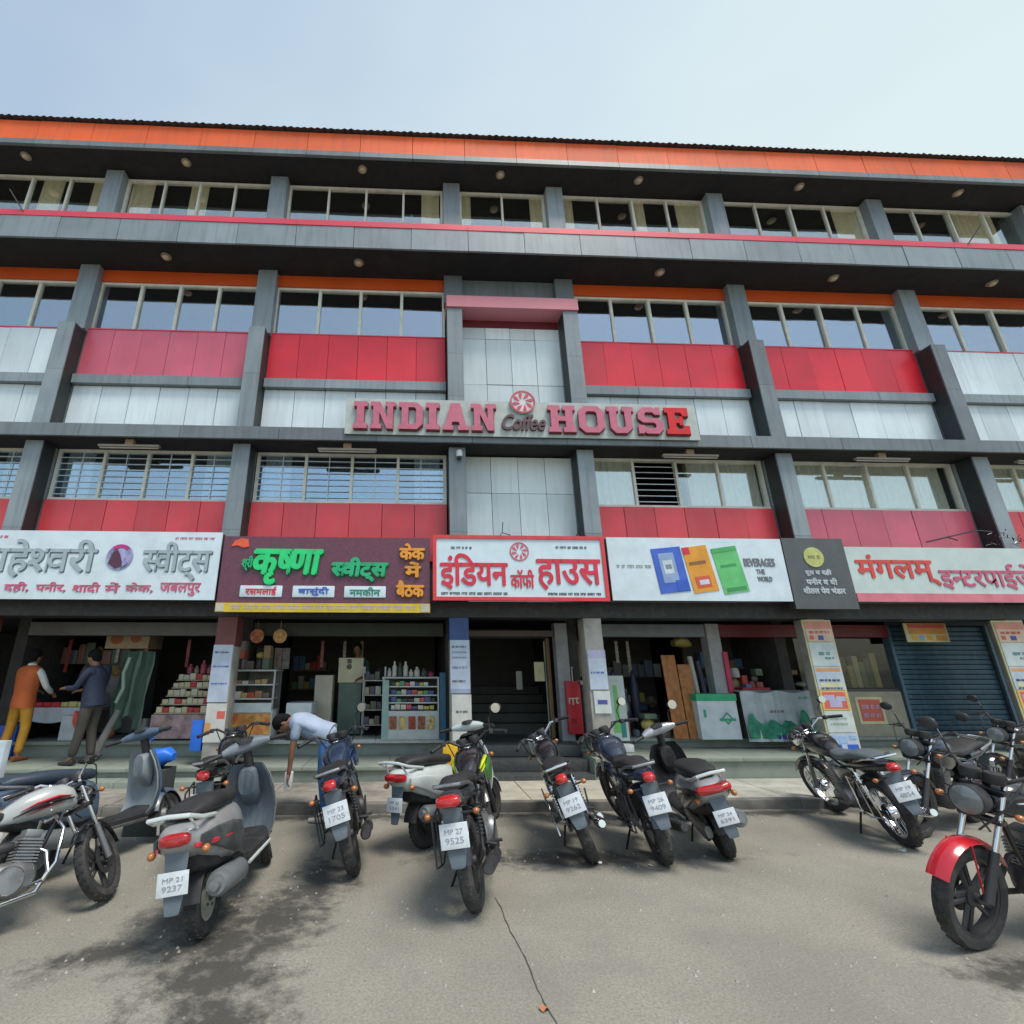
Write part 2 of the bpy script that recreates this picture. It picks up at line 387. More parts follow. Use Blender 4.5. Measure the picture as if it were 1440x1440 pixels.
# raised pavement, one slab beside another
slabs = [(-14, -2.4, M_brown), (-2.4, .95, M_brown), (.95, 2.75, M_cream), (2.75, 16, M_conc)]
pav = None
x = -14.
kb = MB(); kb.box(-14, 16, 6.75, 12, -.2, .06); pav = struct('pavement', kb, M_brown)
rk = random.Random(11)
def paving(x0, x1, y0, y1, m, name='paving_slab', step=.9, z=.1):
    n = max(1, round((x1 - x0) / step)); ny = max(1, round((y1 - y0) / .6))
    for i in range(n):
        for j in range(ny):
            a = x0 + (x1 - x0) * i / n; b_ = x0 + (x1 - x0) * (i + 1) / n
            c = y0 + (y1 - y0) * j / ny; d = y0 + (y1 - y0) * (j + 1) / ny; dz = round(rk.choice((0, .002, .004)), 3)
            piece(name, m, pav, a + .006, b_ - .006, c + .006, d - .006, .05, z + dz, .004)
paving(-9.0, .95, 6.86, 8.0, M_brown, step=.9)
paving(.95, 2.75, 6.86, 8.0, M_cream, step=.6)
paving(2.75, 12.2, 6.86, 8.0, M_conc, step=1.1)
x = -9.
while x < 12.2:
    wd = .9 if x < 2.7 else 1.1
    piece('kerbstone', M_curb, pav, x + .005, x + wd - .005, 6.735 + rk.uniform(-.004, .004), 6.86, -.05, .105 + rk.choice((0, .004)), .012); x += wd
# platform in front of the shops
pl = struct('shop_platform', MB().box(-14, .96, 8.02, 9.05, .0, .27).box(2.78, 16, 8.02, 9.05, 0, .35).box(-14, 16, 9.06, 14, 0, .5), M_green)
def coping(x0, x1, y0, y1, z0, z1, m, step=1.2, name='stone_slab'):
    n = max(1, round((x1 - x0) / step))
    for i in range(n):
        a = x0 + (x1 - x0) * i / n; b_ = x0 + (x1 - x0) * (i + 1) / n
        piece(name, m, pl, a + .003, b_ - .003, y0, y1, z0, z1 + rk.choice((0, .002)), .006)
coping(-9, .95, 7.98, 9.03, .25, .30, M_green)
coping(2.79, 13, 7.98, 9.03, .33, .38, M_green)
coping(-9, -2.35, 7.68, 7.975, .0, .18, M_green, 1.6, 'step_stone')
coping(-9, -3.0, 9.0, 9.5, .48, .53, M_green)
coping(-2.9, .62, 8.98, 9.5, .48, .54, mat('white marble', (.5, .52, .49), .35, dirt=(.25, .26, .23)))
coping(3.3, 13, 9.0, 9.5, .48, .53, M_green)
for i, (y0, z1) in enumerate(((7.95, .17), (8.22, .33), (8.5, .5))):
    coping(.98, 2.76, y0, 9.9, z1 - .16, z1, M_granite, 1.8, 'entrance_step')

# ---------------------------------------------------------------- the building
B = empty('commercial_building', (4, 9, 0)); B.location = (0, 0, 0)
tag(B, 'four storey building clad in red, white and grey panels with an orange roof edge', 'building')
def bp_(name, m, *a, bev=0., parent=None):
    o = piece(name, m, B if parent is None else parent, *a, bev=bev)
    if name in ('red_panel', 'white_panel', 'white_tile', 'orange_panel', 'grey_panel'): o.rotation_euler = (R(rk.uniform(-.35, .35)), 0, R(rk.uniform(-.3, .3)))
    return o
FX = [-10.35, -6.62, -3.03, .82, 3.17, 6.92, 10.75, 14.4]
XL, XR = -12.6, 14.75
# cores (behind everything)
for name, x0, x1, y0, y1, z0, z1 in (('floor_slab', XL, XR, 8.55, 14, 2.75, 2.95), ('floor_slab', XL, XR, 8.6, 14, 5.95, 6.15),
                                     ('floor_slab', XL, XR, 8.6, 14, 9.7, 9.9)):
    bp_(name, M_inner, x0, x1, y0, y1, z0, z1)
bp_('back_wall', M_inner, XL, XR, 14, 14.2, 0, 12.3); bp_('end_wall', M_conc, XR - .2, XR - .005, 8.62, 13.99, .5, 12.25); bp_('end_wall', M_conc, XL, XL + .2, 8.62, 13.99, .5, 12.25)
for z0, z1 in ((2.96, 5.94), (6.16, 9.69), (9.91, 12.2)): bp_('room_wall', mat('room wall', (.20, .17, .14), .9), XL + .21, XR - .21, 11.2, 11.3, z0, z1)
XW = XR
# roof
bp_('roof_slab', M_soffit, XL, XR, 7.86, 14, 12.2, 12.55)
n = 24
for i in range(n):
    a = XL + (XR - XL) * i / n; b_ = XL + (XR - XL) * (i + 1) / n
    bp_('orange_panel', M_orange, a + .005, b_ - .005, 7.80, 7.855, 12.33, 12.86)
    bp_('grey_strip', M_grey, a + .004, b_ - .004, 7.79, 7.857, 12.19, 12.325)
bp_('orange_end_panel', M_orange, XR + .003, XR + .05, 7.81, 14, 12.33, 12.86)
rs = MB(); k = 190
for i in range(k):
    a = XL - .05 + (XR - XL + .2) * i / k; b_ = XL - .05 + (XR - XL + .2) * (i + 1) / k; m_ = (a + b_) / 2; h = .035 * (1 + .5 * math.sin(i * 1.7) * math.sin(i * .31))
    rs.add([(a, 7.72, 12.88), (m_, 7.72, 12.88 + h), (b_, 7.72, 12.88), (a, 13.9, 13.4), (m_, 13.9, 13.4 + h), (b_, 13.9, 13.4)], [(0, 1, 4, 3), (1, 2, 5, 4)])
rs.box(XL, XR, 7.83, 7.9, 12.86, 12.9)
rs.build('roof_sheet', mat('weathered roof sheet', (.06, .05, .05), .8, dirt=(.03, .05, .02)), B)
XR = XW
# floor 3: windows
M_pil = M_greyl
def window(x0, x1, z0, z1, n, Y, fm, gm, edge=.05, curtains=(), grille=False, mw=.045, skip=()):
    fr = MB(); fr.box(x0, x1, Y - .02, Y + .06, z1 - edge, z1); fr.box(x0, x1, Y - .03, Y + .06, z0, z0 + edge)
    fr.box(x0, x0 + edge, Y - .019, Y + .059, z0 + edge, z1 - edge); fr.box(x1 - edge, x1, Y - .019, Y + .059, z0 + edge, z1 - edge)
    W = fr.build('window', fm, B)
    a, b_ = x0 + edge, x1 - edge; s_ = (b_ - a) / n
    for i in range(1, n):
        dy = .0 if i % 2 else .012; piece('mullion', fm, W, a + s_ * i - mw / 2, a + s_ * i + mw / 2, Y - .015 - dy, Y + .05, z0 + edge, z1 - edge)
    for i in range(n):
        if i in skip: continue
        p = piece('pane', gm, W, a + s_ * i + .005, a + s_ * (i + 1) - .005, Y + .015 + (i % 2) * .012, Y + .02 + (i % 2) * .012, z0 + edge, z1 - edge)
        p.rotation_euler = (R(rk.uniform(-.55, .55)), 0, R(rk.uniform(-.4, .4)))
    for c0, c1, cmx in curtains:
        cb = MB(); k = max(4, int((c1 - c0) / .03)); v = []
        for i in range(k + 1):
            x = c0 + (c1 - c0) * i / k; y = Y + .055 + .015 * math.sin(i * 1.35) + .01 * math.sin(i * 3.1)
            v += [(x, y, z0 - .05), (x, y, z1)]
        cb.add(v, [(2 * i, 2 * i + 1, 2 * i + 3, 2 * i + 2) for i in range(k)], True); cb.build('curtain', cmx, W)
    if grille:
        ga, gb_ = (a + s_ * skip[0], a + s_ * (skip[0] + 1)) if skip else (a, b_)
        gb = MB(); z = z0 + edge + .07
        while z < z1 - edge - .03: gb.box(ga, gb_, Y + .004, Y + .012, z, z + .014); z += .118
        for i in range(0 if skip else 2 * n + 1): x = a + (b_ - a) * i / (2 * n); gb.box(x - .007, x + .007, Y - .002, Y + .0035, z0 + edge, z1 - edge)
        gb.build('window_grille', mat('grey white grille', (.62, .70, .74), .5), W)
    return W
C3 = {0: [], 1: [(-8.3, -7.85, M_curt), (-7.2, -6.85, M_curt)], 2: [(-6.35, -5.85, M_curt), (-5.05, -4.65, M_curt)], 3: [(-2.85, -2.5, M_curt), (.15, .55, M_curt)], 4: [(1.05, 1.28, M_curt), (2.65, 2.95, M_curt)],
      5: [(3.4, 3.65, M_curt), (5.05, 5.35, M_curt), (6.1, 6.7, M_curt)], 6: [(9.9, 10.5, M_curt)], 7: [(12.9, 13.9, M_curt)]}
xs = [XL] + FX[:]; xs[-1] = XR
for i in range(len(xs) - 1):
    a, b_ = xs[i] + .19, xs[i + 1] - .19
    if i == 0: a = XL + .1
    if i == len(xs) - 2: b_ = XR - .2
    window(a, b_, 10.25, 12.14, 2 if i == 4 else 4, 8.5, M_frame, M_glass3, curtains=[c for c in C3[min(i, 7)] if c[0] > a and c[1] < b_ + .05])
    bp_('spandrel_wall', M_greyl, a - .18, b_ + .18, 8.52, 8.58, 9.9, 10.249)
for f in FX[:-1] + [XR - .19]:
    bp_('window_pillar', M_pil, f - .185, f + .185, 8.3, 8.62, 10.24, 12.17)
bp_('lintel_strip', M_frame, XL, XR, 8.53, 8.6, 12.145, 12.2)
# slab between floor 2 and 3 with its fascia panels and the red top band
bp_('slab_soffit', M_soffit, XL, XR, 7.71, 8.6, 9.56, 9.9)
bp_('slab_top', M_grey, XL, XR, 7.71, 8.5, 9.905, 10.07)
for i in range(24):
    a = XL + (XR - XL) * i / 24; b_ = XL + (XR - XL) * (i + 1) / 24
    bp_('grey_panel', M_greyl, a + .005, b_ - .005, 7.66 + rk.choice((0, .004)), 7.705, 9.57, 10.085)
for i in range(8):
    a = XL + (XR - XL) * i / 8; b_ = XL + (XR - XL) * (i + 1) / 8
    bp_('red_band', M_pinkb, a + .002, b_ - .002, 7.65, 7.80, 10.09, 10.225)
# floor 2
for i in range(len(xs) - 1):
    a, b_ = xs[i] + .17, xs[i + 1] - .17
    if i == 0: a = XL
    if i == len(xs) - 2: b_ = XR - .1
    if i == 4: continue
    bp_('orange_strip', M_orange2, a, b_, 8.44, 8.6, 9.28, 9.555)
    window(a, b_, 7.92, 9.275, 4, 8.5, M_frame, M_glass, mw=.06)
    pm_ = {1: M_white, 2: M_pink, 0: M_white, 3: M_red, 5: M_red, 6: M_red, 7: M_white}[i]
    npn = 6
    for j in range(npn):
        p0 = a + (b_ - a) * j / npn; p1 = a + (b_ - a) * (j + 1) / npn; y = 8.42 + rk.choice((0, .003, .006))
        bp_('white_panel' if pm_ is M_white else 'red_panel', pm_, p0 + .004, p1 - .004, y, 8.47, 7.005, 8.07)
        bp_('white_panel', M_white, p0 + .006, p1 - .006, y + .01, 8.48, 5.76, 6.80)
        if j % 2 == 0: bp_('grey_ledge', M_greyl, p0 + .004, a + (b_ - a) * (j + 2) / npn - .004, 8.33, 8.47, 6.81, 6.998)
    bp_('panel_backing', M_joint, a, b_, 8.485, 8.6, 5.75, 8.0)
    bp_('sill', M_pinkb if pm_ is not M_white else M_pinkb, a, b_, 8.415, 8.5, 8.075, 8.1)
for f in FX[:3] + FX[5:]:
    if f > XR: continue
    z = 2.72
    for z1 in (3.9, 5.49): bp_('pillar_panel', M_greyl, f - .15, f + .15, 8.1, 8.5, z + .004, z1); z = z1
    z = 5.745
    for z1 in (6.95, 8.0): bp_('pillar_panel', M_grey if f > 0 else M_greyl, f - .15, f + .15, 8.1, 8.5, z + .004, z1); z = z1
    bp_('window_pillar', M_pil, f - .19, f + .19, 8.3, 8.6, 8.004, 9.555)
for f in FX[3:5]:
    z = 2.72
    for z1 in (3.9, 5.49): bp_('pillar_panel', M_greyl, f - .15, f + .15, 8.1, 8.5, z + .004, z1); z = z1
    z = 5.745
    for z1 in (6.55, 7.5, 8.56): bp_('pillar_panel', M_greyl, f - .15, f + .15, 8.1, 8.5, z + .004, z1); z = z1
    bp_('window_pillar', M_grey, f - .19, f + .19, 8.3, 8.6, 8.86, 9.555)
M_pshade = mat('pillar side shade', (.022, .028, .03), .55, var=.2)  # near-black plates: shade of the pillar flanks put into their colour
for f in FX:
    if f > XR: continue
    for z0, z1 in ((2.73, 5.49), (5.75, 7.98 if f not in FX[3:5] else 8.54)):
        for s_ in (-1, 1): bp_('pillar_side_shade', M_pshade, f + s_ * .1525 - .0025, f + s_ * .1525 + .0025, 8.125, 8.415, z0, z1)
# centre bay
c0, c1 = FX[3], FX[4]
bp_('portal_beam', M_pinkp, c0 - .16, c1 + .16, 8.06, 8.5, 8.57, 8.84)
bp_('wall_panel', M_grey, c0 + .195, c1 - .195, 8.42, 8.6, 8.86, 9.555)
bp_('maroon_header', M_maroon, c0 + .155, c1 - .155, 8.46, 8.6, 8.40, 8.565)
def tiles(x0, x1, zs, cols):
    for j in range(len(zs) - 1):
        for i in range(cols):
            a = x0 + (x1 - x0) * i / cols; b_ = x0 + (x1 - x0) * (i + 1) / cols
            bp_('white_tile', M_tile, a + .005, b_ - .005, 8.47 + rk.choice((0, .003)), 8.52, zs[j] + .005, zs[j + 1] - .005)
tiles(c0 + .15, c1 - .15, (5.76, 6.0, 7.05, 8.12, 8.40), 4)
tiles(c0 + .15, c1 - .15, (2.72, 3.72, 4.75, 5.48), 4)
bp_('panel_backing', M_joint, c0, c1, 8.522, 8.6, 2.72, 8.6)
# beam over floor 1
for i in range(16):
    a = XL + (XR - XL) * i / 16; b_ = XL + (XR - XL) * (i + 1) / 16
    bp_('beam_panel', M_grey, a + .004, b_ - .004, 7.9, 7.95, 5.5, 5.735)
bp_('beam', M_soffit, XL, XR, 7.952, 8.6, 5.505, 5.73)
# floor 1
for i in range(len(xs) - 1):
    a, b_ = xs[i] + .17, xs[i + 1] - .17
    if i == 0: a = XL
    if i == len(xs) - 2: b_ = XR - .1
    if i == 4: continue
    cu = [(a + .15, a + .62, M_curtw), (b_ - .6, b_ - .12, M_curtw)]
    if i >= 5: cu = [(a + .05, a + .85, M_curtw), (a + 1.95, b_ - .1, M_curtw)]
    if i >= 6: cu = [(a + .05, b_ - .2, M_curtw)]
    W = window(a, b_, 4.51, 5.50, 4, 8.5, M_frame, M_glass1 if i < 5 else M_glass3, curtains=cu, grille=i < 6, mw=.05, skip=(1,) if i == 5 else ())
    if i == 5:
        piece('yellow_strip', mat('yellow strip', (.62, .45, .03), .5), W, a + 1.93, a + 2.03, 8.6, 8.64, 4.55, 5.45)
    fm = {2: M_redl, 3: M_redl, 5: M_redl, 6: M_pink}.get(i, M_redl)
    for j in range(6):
        p0 = a + (b_ - a) * j / 6; p1 = a + (b_ - a) * (j + 1) / 6
        bp_('red_panel', fm, p0 + .005, p1 - .005, 8.42 + rk.choice((0, .003, .006)), 8.47, 3.45, 4.505)
    bp_('panel_backing', M_joint, a, b_, 8.485, 8.6, 2.75, 4.5)
# lower beam behind the shop signs
bp_('beam', M_bplast, XL, XR, 8.1, 8.55, 2.46, 2.715)
bp_('ceiling', M_soffit, XL, XR, 8.56, 13.99, 2.56, 2.74)
# ground floor pillars (painted, wrapped further up by posters)
M_pp = mat('grimy cream paint', (.40, .38, .34), .7, dirt=(.14, .12, .10), dirt_amt=.7)
M_pred = mat('maroon paint', (.16, .05, .045), .6, dirt=(.06, .04, .04))
M_pblue = mat('blue paint', (.03, .07, .2), .5)
for f, zb, m_ in ((-10.3, .3, M_pp), (-6.75, .3, M_pred), (-2.9, .3, M_pp), (.8, .3, M_pp), (3.0, .38, M_pp), (6.8, .38, M_pp), (10.3, .38, M_pp), (13.6, .38, M_pp)):
    bp_('ground_pillar', m_, f - .15, f + .15, 8.12, 8.42, zb, 2.458, bev=.012)
bp_('pillar_paint_band', M_pred, -3.055, -2.745, 8.112, 8.425, 2.0, 2.455); bp_('pillar_paint_band', M_pblue, .645, .955, 8.112, 8.425, 2.1, 2.455)
# shop dividing walls and shutter housings
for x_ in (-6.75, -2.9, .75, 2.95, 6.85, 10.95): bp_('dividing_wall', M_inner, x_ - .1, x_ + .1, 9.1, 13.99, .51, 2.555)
bp_('inner_pillar', mat('pale grey paint', (.33, .34, .35), .6, dirt=(.15, .14, .13)), 2.62, 2.84, 9.0, 9.2, .5, 2.45)
bp_('inner_pillar', mat('pale grey paint', (.33, .34, .35), .6), 5.42, 5.66, 9.0, 9.22, .5, 2.45)
for x0, x1, m_, nm in ((-6.6, -3.05, mat('grey shutter box', (.13, .125, .12), .5), 'shutter_box'), (-2.75, .6, mat('dark green board', (.045, .05, .04), .6), 'shutter_box'), (3.1, 5.4, mat('steel shutter box', (.15, .165, .18), .45), 'shutter_box'), (5.68, 8.9, mat('dark red board', (.13, .012, .016), .5), 'shop_board')):
    bp_(nm, m_, x0, x1, 9.02, 9.28, 2.22, 2.44)
bp_('lintel', mat('brown lintel', (.10, .08, .065), .6), .95, 2.6, 9.02, 9.2, 2.22, 2.32)
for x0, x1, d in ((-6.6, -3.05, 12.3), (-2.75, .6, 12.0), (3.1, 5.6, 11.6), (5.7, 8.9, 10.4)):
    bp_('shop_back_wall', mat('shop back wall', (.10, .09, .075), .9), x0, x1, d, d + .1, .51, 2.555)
# entrance passage
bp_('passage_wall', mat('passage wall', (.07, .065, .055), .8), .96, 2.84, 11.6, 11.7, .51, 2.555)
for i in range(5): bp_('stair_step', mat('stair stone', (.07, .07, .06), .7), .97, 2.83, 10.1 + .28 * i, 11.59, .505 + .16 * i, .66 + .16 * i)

# soffit lamps
def soffit_lamp(x, y, z, label, grp):
    e = empty('ceiling_lamp', (x, y, z)); tag(e, label, 'lamp', grp)
    MB().lathe([(.0, -.001), (.10, -.001), (.10, -.02), (.075, -.03), (.0, -.03)], 16, 'z').build('lamp_ring', mat('lamp ring', (.3, .26, .2), .4, .3), e)
    MB().ball((0, 0, -.035), .068, 1, 1, .6).build('lamp_bulb', mat('warm lamp glass', (.55, .44, .3), .3), e)
ordn = ['leftmost', 'second', 'third', 'fourth', 'fifth', 'sixth', 'rightmost']
for i, x in enumerate((-8.39, -5.0, -1.17, 1.9, 5.05, 8.8, 12.6)):
    soffit_lamp(x, 8.08, 12.2, ('%s round lamp under the orange roof edge' % ordn[i]) if i in (0, 6) else '%s round lamp from the left under the orange roof edge' % ordn[i], 'round lamps under the roof edge')
for i, x in enumerate((-4.98, -1.13, 5.13, 8.88, 12.4)):
    soffit_lamp(x, 8.03, 9.56, ['leftmost round lamp in the soffit under the long red band', 'round lamp in the soffit just left of the centre bay under the red band', 'round lamp in the soffit just right of the centre bay under the red band', 'second round lamp from the right in the soffit under the red band', 'rightmost round lamp in the soffit under the red band'][i], 'round lamps in the middle soffit')
# tube light holders over the first floor windows
def tube_light(x, label):
    e = empty('tube_light', (x, 8.05, 5.5)); tag(e, label, 'tube light', 'tube lights under the middle beam')
    MB().box(-.52, .52, -.04, .04, -.14, -.10, .008).build('lamp_housing', mat('dusty holder', (.28, .25, .2), .6), e)
    MB().tube([(-.5, 0, -.155), (.5, 0, -.155)], .013, 8).build('tube', mat('unlit tube', (.42, .40, .36), .3), e)
    MB().box(-.07, .07, -.03, .05, -.10, 0).build('bracket', mat('rusty bracket', (.30, .20, .12), .7), e)
for x, l in ((-4.95, 'dusty tube light hanging over the grilled window above the white shop sign at left'), (-1.15, 'dusty tube light over the grilled window above the purple shop sign'), (5.1, 'dusty tube light over the half open window just right of the centre bay'), (8.75, 'dusty tube light over the curtained window above the red lettered white sign'), (11.9, 'dusty tube light at the far right under the middle beam')): tube_light(x, l)
# camera on the central pillar
e = empty('security_camera', (.82, 8.1, 5.35)); tag(e, 'small white security camera high on the pillar left of the white centre bay', 'security camera')
MB().lathe([(.0, -.10), (.055, -.10), (.06, -.02), (.05, .02), (0, .03)], 14, 'z', (.03, -.08, .02)).build('camera_body', M_plate, e)
MB().ball((.03, -.08, -.10), .045).build('dome', M_black, e); MB().box(.01, .05, -.04, .0, .0, .04).build('bracket', M_plate, e)
# two flag rods on the ledge under the top windows and one on the right
for x, dx, l in ((-7.6, .28, 'thin dark rod leaning over the red band at far left'), (11.6, -.3, 'thin dark rod leaning over the red band at right')):
    tag(MB().tube([(x, 7.68, 10.1), (x - dx, 7.5, 10.55)], .012, 6).build('metal_rod', M_black), l, 'rod')
# cut off bamboo and wires on the sign tops
for k, (x, l) in enumerate(((1.45, 'bent wire stub standing on the left half of the red framed sign'), (2.75, 'bent wire stub standing on the right half of the red framed sign'))):
    tag(MB().tube([(x, 8.0, 3.74), (x + .1, 7.98, 3.86), (x + .12, 7.98, 4.05)], .008, 5).tube([(x + .1, 7.98, 3.86), (x + .24, 7.98, 3.82)], .008, 5).build('wire', M_black), l, 'wire', 'wire stubs on the red framed sign')
tag(MB().tube([(9.05, 8.0, 3.78), (9.4, 7.95, 3.86), (10.1, 8.05, 4.02), (10.4, 8.06, 4.0)], .012, 6).tube([(9.4, 7.95, 3.86), (9.55, 7.93, 3.80)], .012, 6).build('cable', M_black), 'loose black cable sagging across the pink panels at right', 'cable')
cr_ = random.Random(3); cb = MB()
for i in range(34):
    x = 10.45 + cr_.uniform(-.35, .5); z = 3.72 + cr_.uniform(0, .16) * (1 + (abs(x - 10.5) < .2)); y = 7.95 + cr_.uniform(-.06, .1)
    d = Vector((cr_.uniform(-1, 1), cr_.uniform(-1, 1), cr_.uniform(-.4, .8))).normalized() * .07
    cb.tube([(x, y, z), (x + d.x, y + d.y, z + d.z)], .007, 4)
tag(cb.build('cable_tangle', M_black), 'dark tangle of cables on top of the red lettered sign at far right', 'cables')['kind'] = 'stuff'

# ---------------------------------------------------------------- signs
M_dk = mat('sign backing', (.04, .04, .045), .6)
M_sw = mat('white flex sign', (.62, .73, .79), .4, var=.05, dirt=(.42, .48, .5), dirt_amt=.4)
M_ink = mat('dark ink', (.035, .045, .05), .6); M_rink = mat('red ink', (.62, .03, .06), .5); M_pkink = mat('rose ink', (.52, .10, .18), .5)
def signboard(name, x0, x1, z0, z1, Y, m, label, cat='shop sign', t=.16, edge=None):
    e = empty(name, ((x0 + x1) / 2, Y, z0)); tag(e, label, cat)
    e.location = (0, 0, 0)
    MB().box(x0, x1, Y, Y + .02, z0, z1).build('sign_face', m, e)
    MB().box(x0 + .01, x1 - .01, Y + .021, Y + t, z0 + .01, z1 - .01).build('sign_box', M_dk, e)
    if edge:
        w_, em = edge; fb = MB().box(x0 - .003, x1 + .003, Y - .02, Y + .025, z1 - w_, z1 + .003).box(x0 - .003, x1 + .003, Y - .02, Y + .025, z0 - .003, z0 + w_)
        fb.box(x0 - .003, x0 + w_, Y - .02, Y + .025, z0 + w_, z1 - w_).box(x1 - w_, x1 + .003, Y - .02, Y + .025, z0 + w_, z1 - w_); fb.build('sign_frame', em, e)
    return e
# far left white sweet shop sign
s = signboard('shop_sign', -7.6, -3.02, 2.67, 3.75, 7.75, M_sw, 'long white shop sign with grey Hindi letters and a round picture, leftmost above the shops')
M_sil = mat('silver grey letter', (.36, .43, .46), .3, .3)
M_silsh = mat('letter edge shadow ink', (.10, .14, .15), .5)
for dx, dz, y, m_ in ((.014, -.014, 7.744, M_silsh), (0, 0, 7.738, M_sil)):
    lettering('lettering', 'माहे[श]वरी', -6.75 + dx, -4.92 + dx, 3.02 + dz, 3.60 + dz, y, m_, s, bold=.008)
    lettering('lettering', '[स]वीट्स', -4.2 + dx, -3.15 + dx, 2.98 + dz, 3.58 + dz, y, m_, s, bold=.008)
for a, b_, z0, st in ((-6.92, -6.30, 2.775, 'नमकीन,'), (-6.19, -5.83, 2.775, 'दही,'), (-5.72, -5.28, 2.775, 'पनीर,'), (-5.17, -4.77, 2.775, 'शादी'), (-4.69, -4.47, 2.775, 'में'), (-4.38, -3.97, 2.775, 'केक,'), (-3.86, -3.25, 2.735, 'जबलपुर')): lettering('lettering', st, a, b_, z0, 2.93, 7.744, M_pkink, s, bold=.005)
squiggle('small_print', -3.75, -3.12, 3.62, 3.665, 7.746, M_pkink, s, 3); squiggle('small_print', -6.6, -6.32, 3.62, 3.665, 7.746, M_pkink, s, 4)
MB().lathe([(0, 0), (.205, 0), (.205, .006), (0, .006)], 28, 'y', (-4.56, 7.738, 3.33)).build('round_picture', mat('violet picture', (.26, .24, .48), .4, var=.5, scale=7, dirt=(.5, .55, .7), dscale=5, dirt_amt=.8), s)
MB().lathe([(.150, 0), (.205, 0), (.205, .004), (.150, .004)], 16, 'y', (-4.56, 7.732, 3.33), closed=True, a0=R(50), a1=R(130)).build('picture_band', mat('magenta ink', (.5, .03, .2), .5), s)
MB().prism([(-4.72, 3.23), (-4.67, 3.40), (-4.62, 3.46), (-4.56, 3.38), (-4.51, 3.26), (-4.50, 3.18), (-4.60, 3.15)], 7.732, 7.737).build('picture_figure', mat('dark plum ink', (.09, .03, .06), .5), s)
MB().prism([(-4.50, 3.17), (-4.41, 3.24), (-4.44, 3.19), (-4.52, 3.14)], 7.731, 7.736).build('picture_leaf', mat('dark green ink', (.05, .12, .05), .5), s)
# purple sweet shop sign
M_pur = mat('purple flex sign', (.135, .045, .075), .45, var=.16, scale=25)
s = signboard('shop_sign', -2.98, .31, 2.64, 3.69, 7.75, M_pur, 'purple shop sign with green Hindi letters, three white pills and orange words')
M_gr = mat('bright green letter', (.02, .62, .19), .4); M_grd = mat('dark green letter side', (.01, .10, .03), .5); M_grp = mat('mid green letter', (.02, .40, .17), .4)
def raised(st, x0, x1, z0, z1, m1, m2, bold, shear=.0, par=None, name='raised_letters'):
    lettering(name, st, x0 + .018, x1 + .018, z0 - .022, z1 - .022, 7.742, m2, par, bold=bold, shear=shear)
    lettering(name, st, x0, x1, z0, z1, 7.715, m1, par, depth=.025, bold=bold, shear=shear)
raised('कृ[ष]णा', -2.52, -1.47, 2.93, 3.46, M_gr, M_grd, .022, .12, s)
raised('श्री', -2.66, -2.50, 3.13, 3.36, M_grp, M_grd, .006, .1, s)
raised('[स]वीट्स', -1.26, -.40, 2.98, 3.34, M_grp, M_grd, .017, .12, s)
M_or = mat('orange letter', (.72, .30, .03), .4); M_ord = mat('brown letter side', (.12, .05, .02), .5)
raised('केक', -.17, .22, 3.33, 3.58, M_or, M_ord, .012, 0, s); raised('में', -.08, .16, 3.05, 3.28, M_or, M_ord, .012, 0, s); raised('बैठक', -.21, .21, 2.74, 2.98, M_or, M_ord, .012, 0, s)
for x0, x1, st, m_ in ((-2.64, -1.99, 'रसमलाई', M_rink), (-1.83, -1.18, 'बासुंदी', mat('blue ink', (.05, .12, .5), .5)), (-1.03, -.38, 'नमकीन', mat('green ink', (.02, .22, .15), .5))):
    MB().box(x0, x1, 7.735, 7.749, 2.72, 2.90, .012).build('pill_plate', M_sw, s)
    lettering('lettering', st, x0 + .09, x1 - .09, 2.745, 2.88, 7.731, m_, s, depth=.004, bold=.004)
MB().prism([(-2.86, 3.52), (-2.80, 3.62), (-2.70, 3.655), (-2.60, 3.64), (-2.575, 3.52), (-2.66, 3.50), (-2.76, 3.54)], 7.735, 7.749).build('painted_emblem', mat('vermilion', (.7, .1, .04), .5), s)
MB().box(-2.98, .315, 7.73, 7.76, 2.49, 2.63, .0).build('yellow_strip', mat('yellow strip', (.55, .47, .05), .5, var=.2, scale=4), s)
squiggle('small_print', -2.75, .12, 2.53, 2.60, 7.726, mat('lilac print', (.5, .44, .55), .5), s, 9, (2, 7))
MB().box(-2.97, -2.85, 7.724, 7.73, 2.50, 2.62).build('yellow_strip_end', mat('pale print', (.5, .48, .40), .5), s)
MB().box(.17, .30, 7.724, 7.73, 2.50, 2.62).build('yellow_strip_end', mat('pale print', (.5, .48, .40), .5), s)
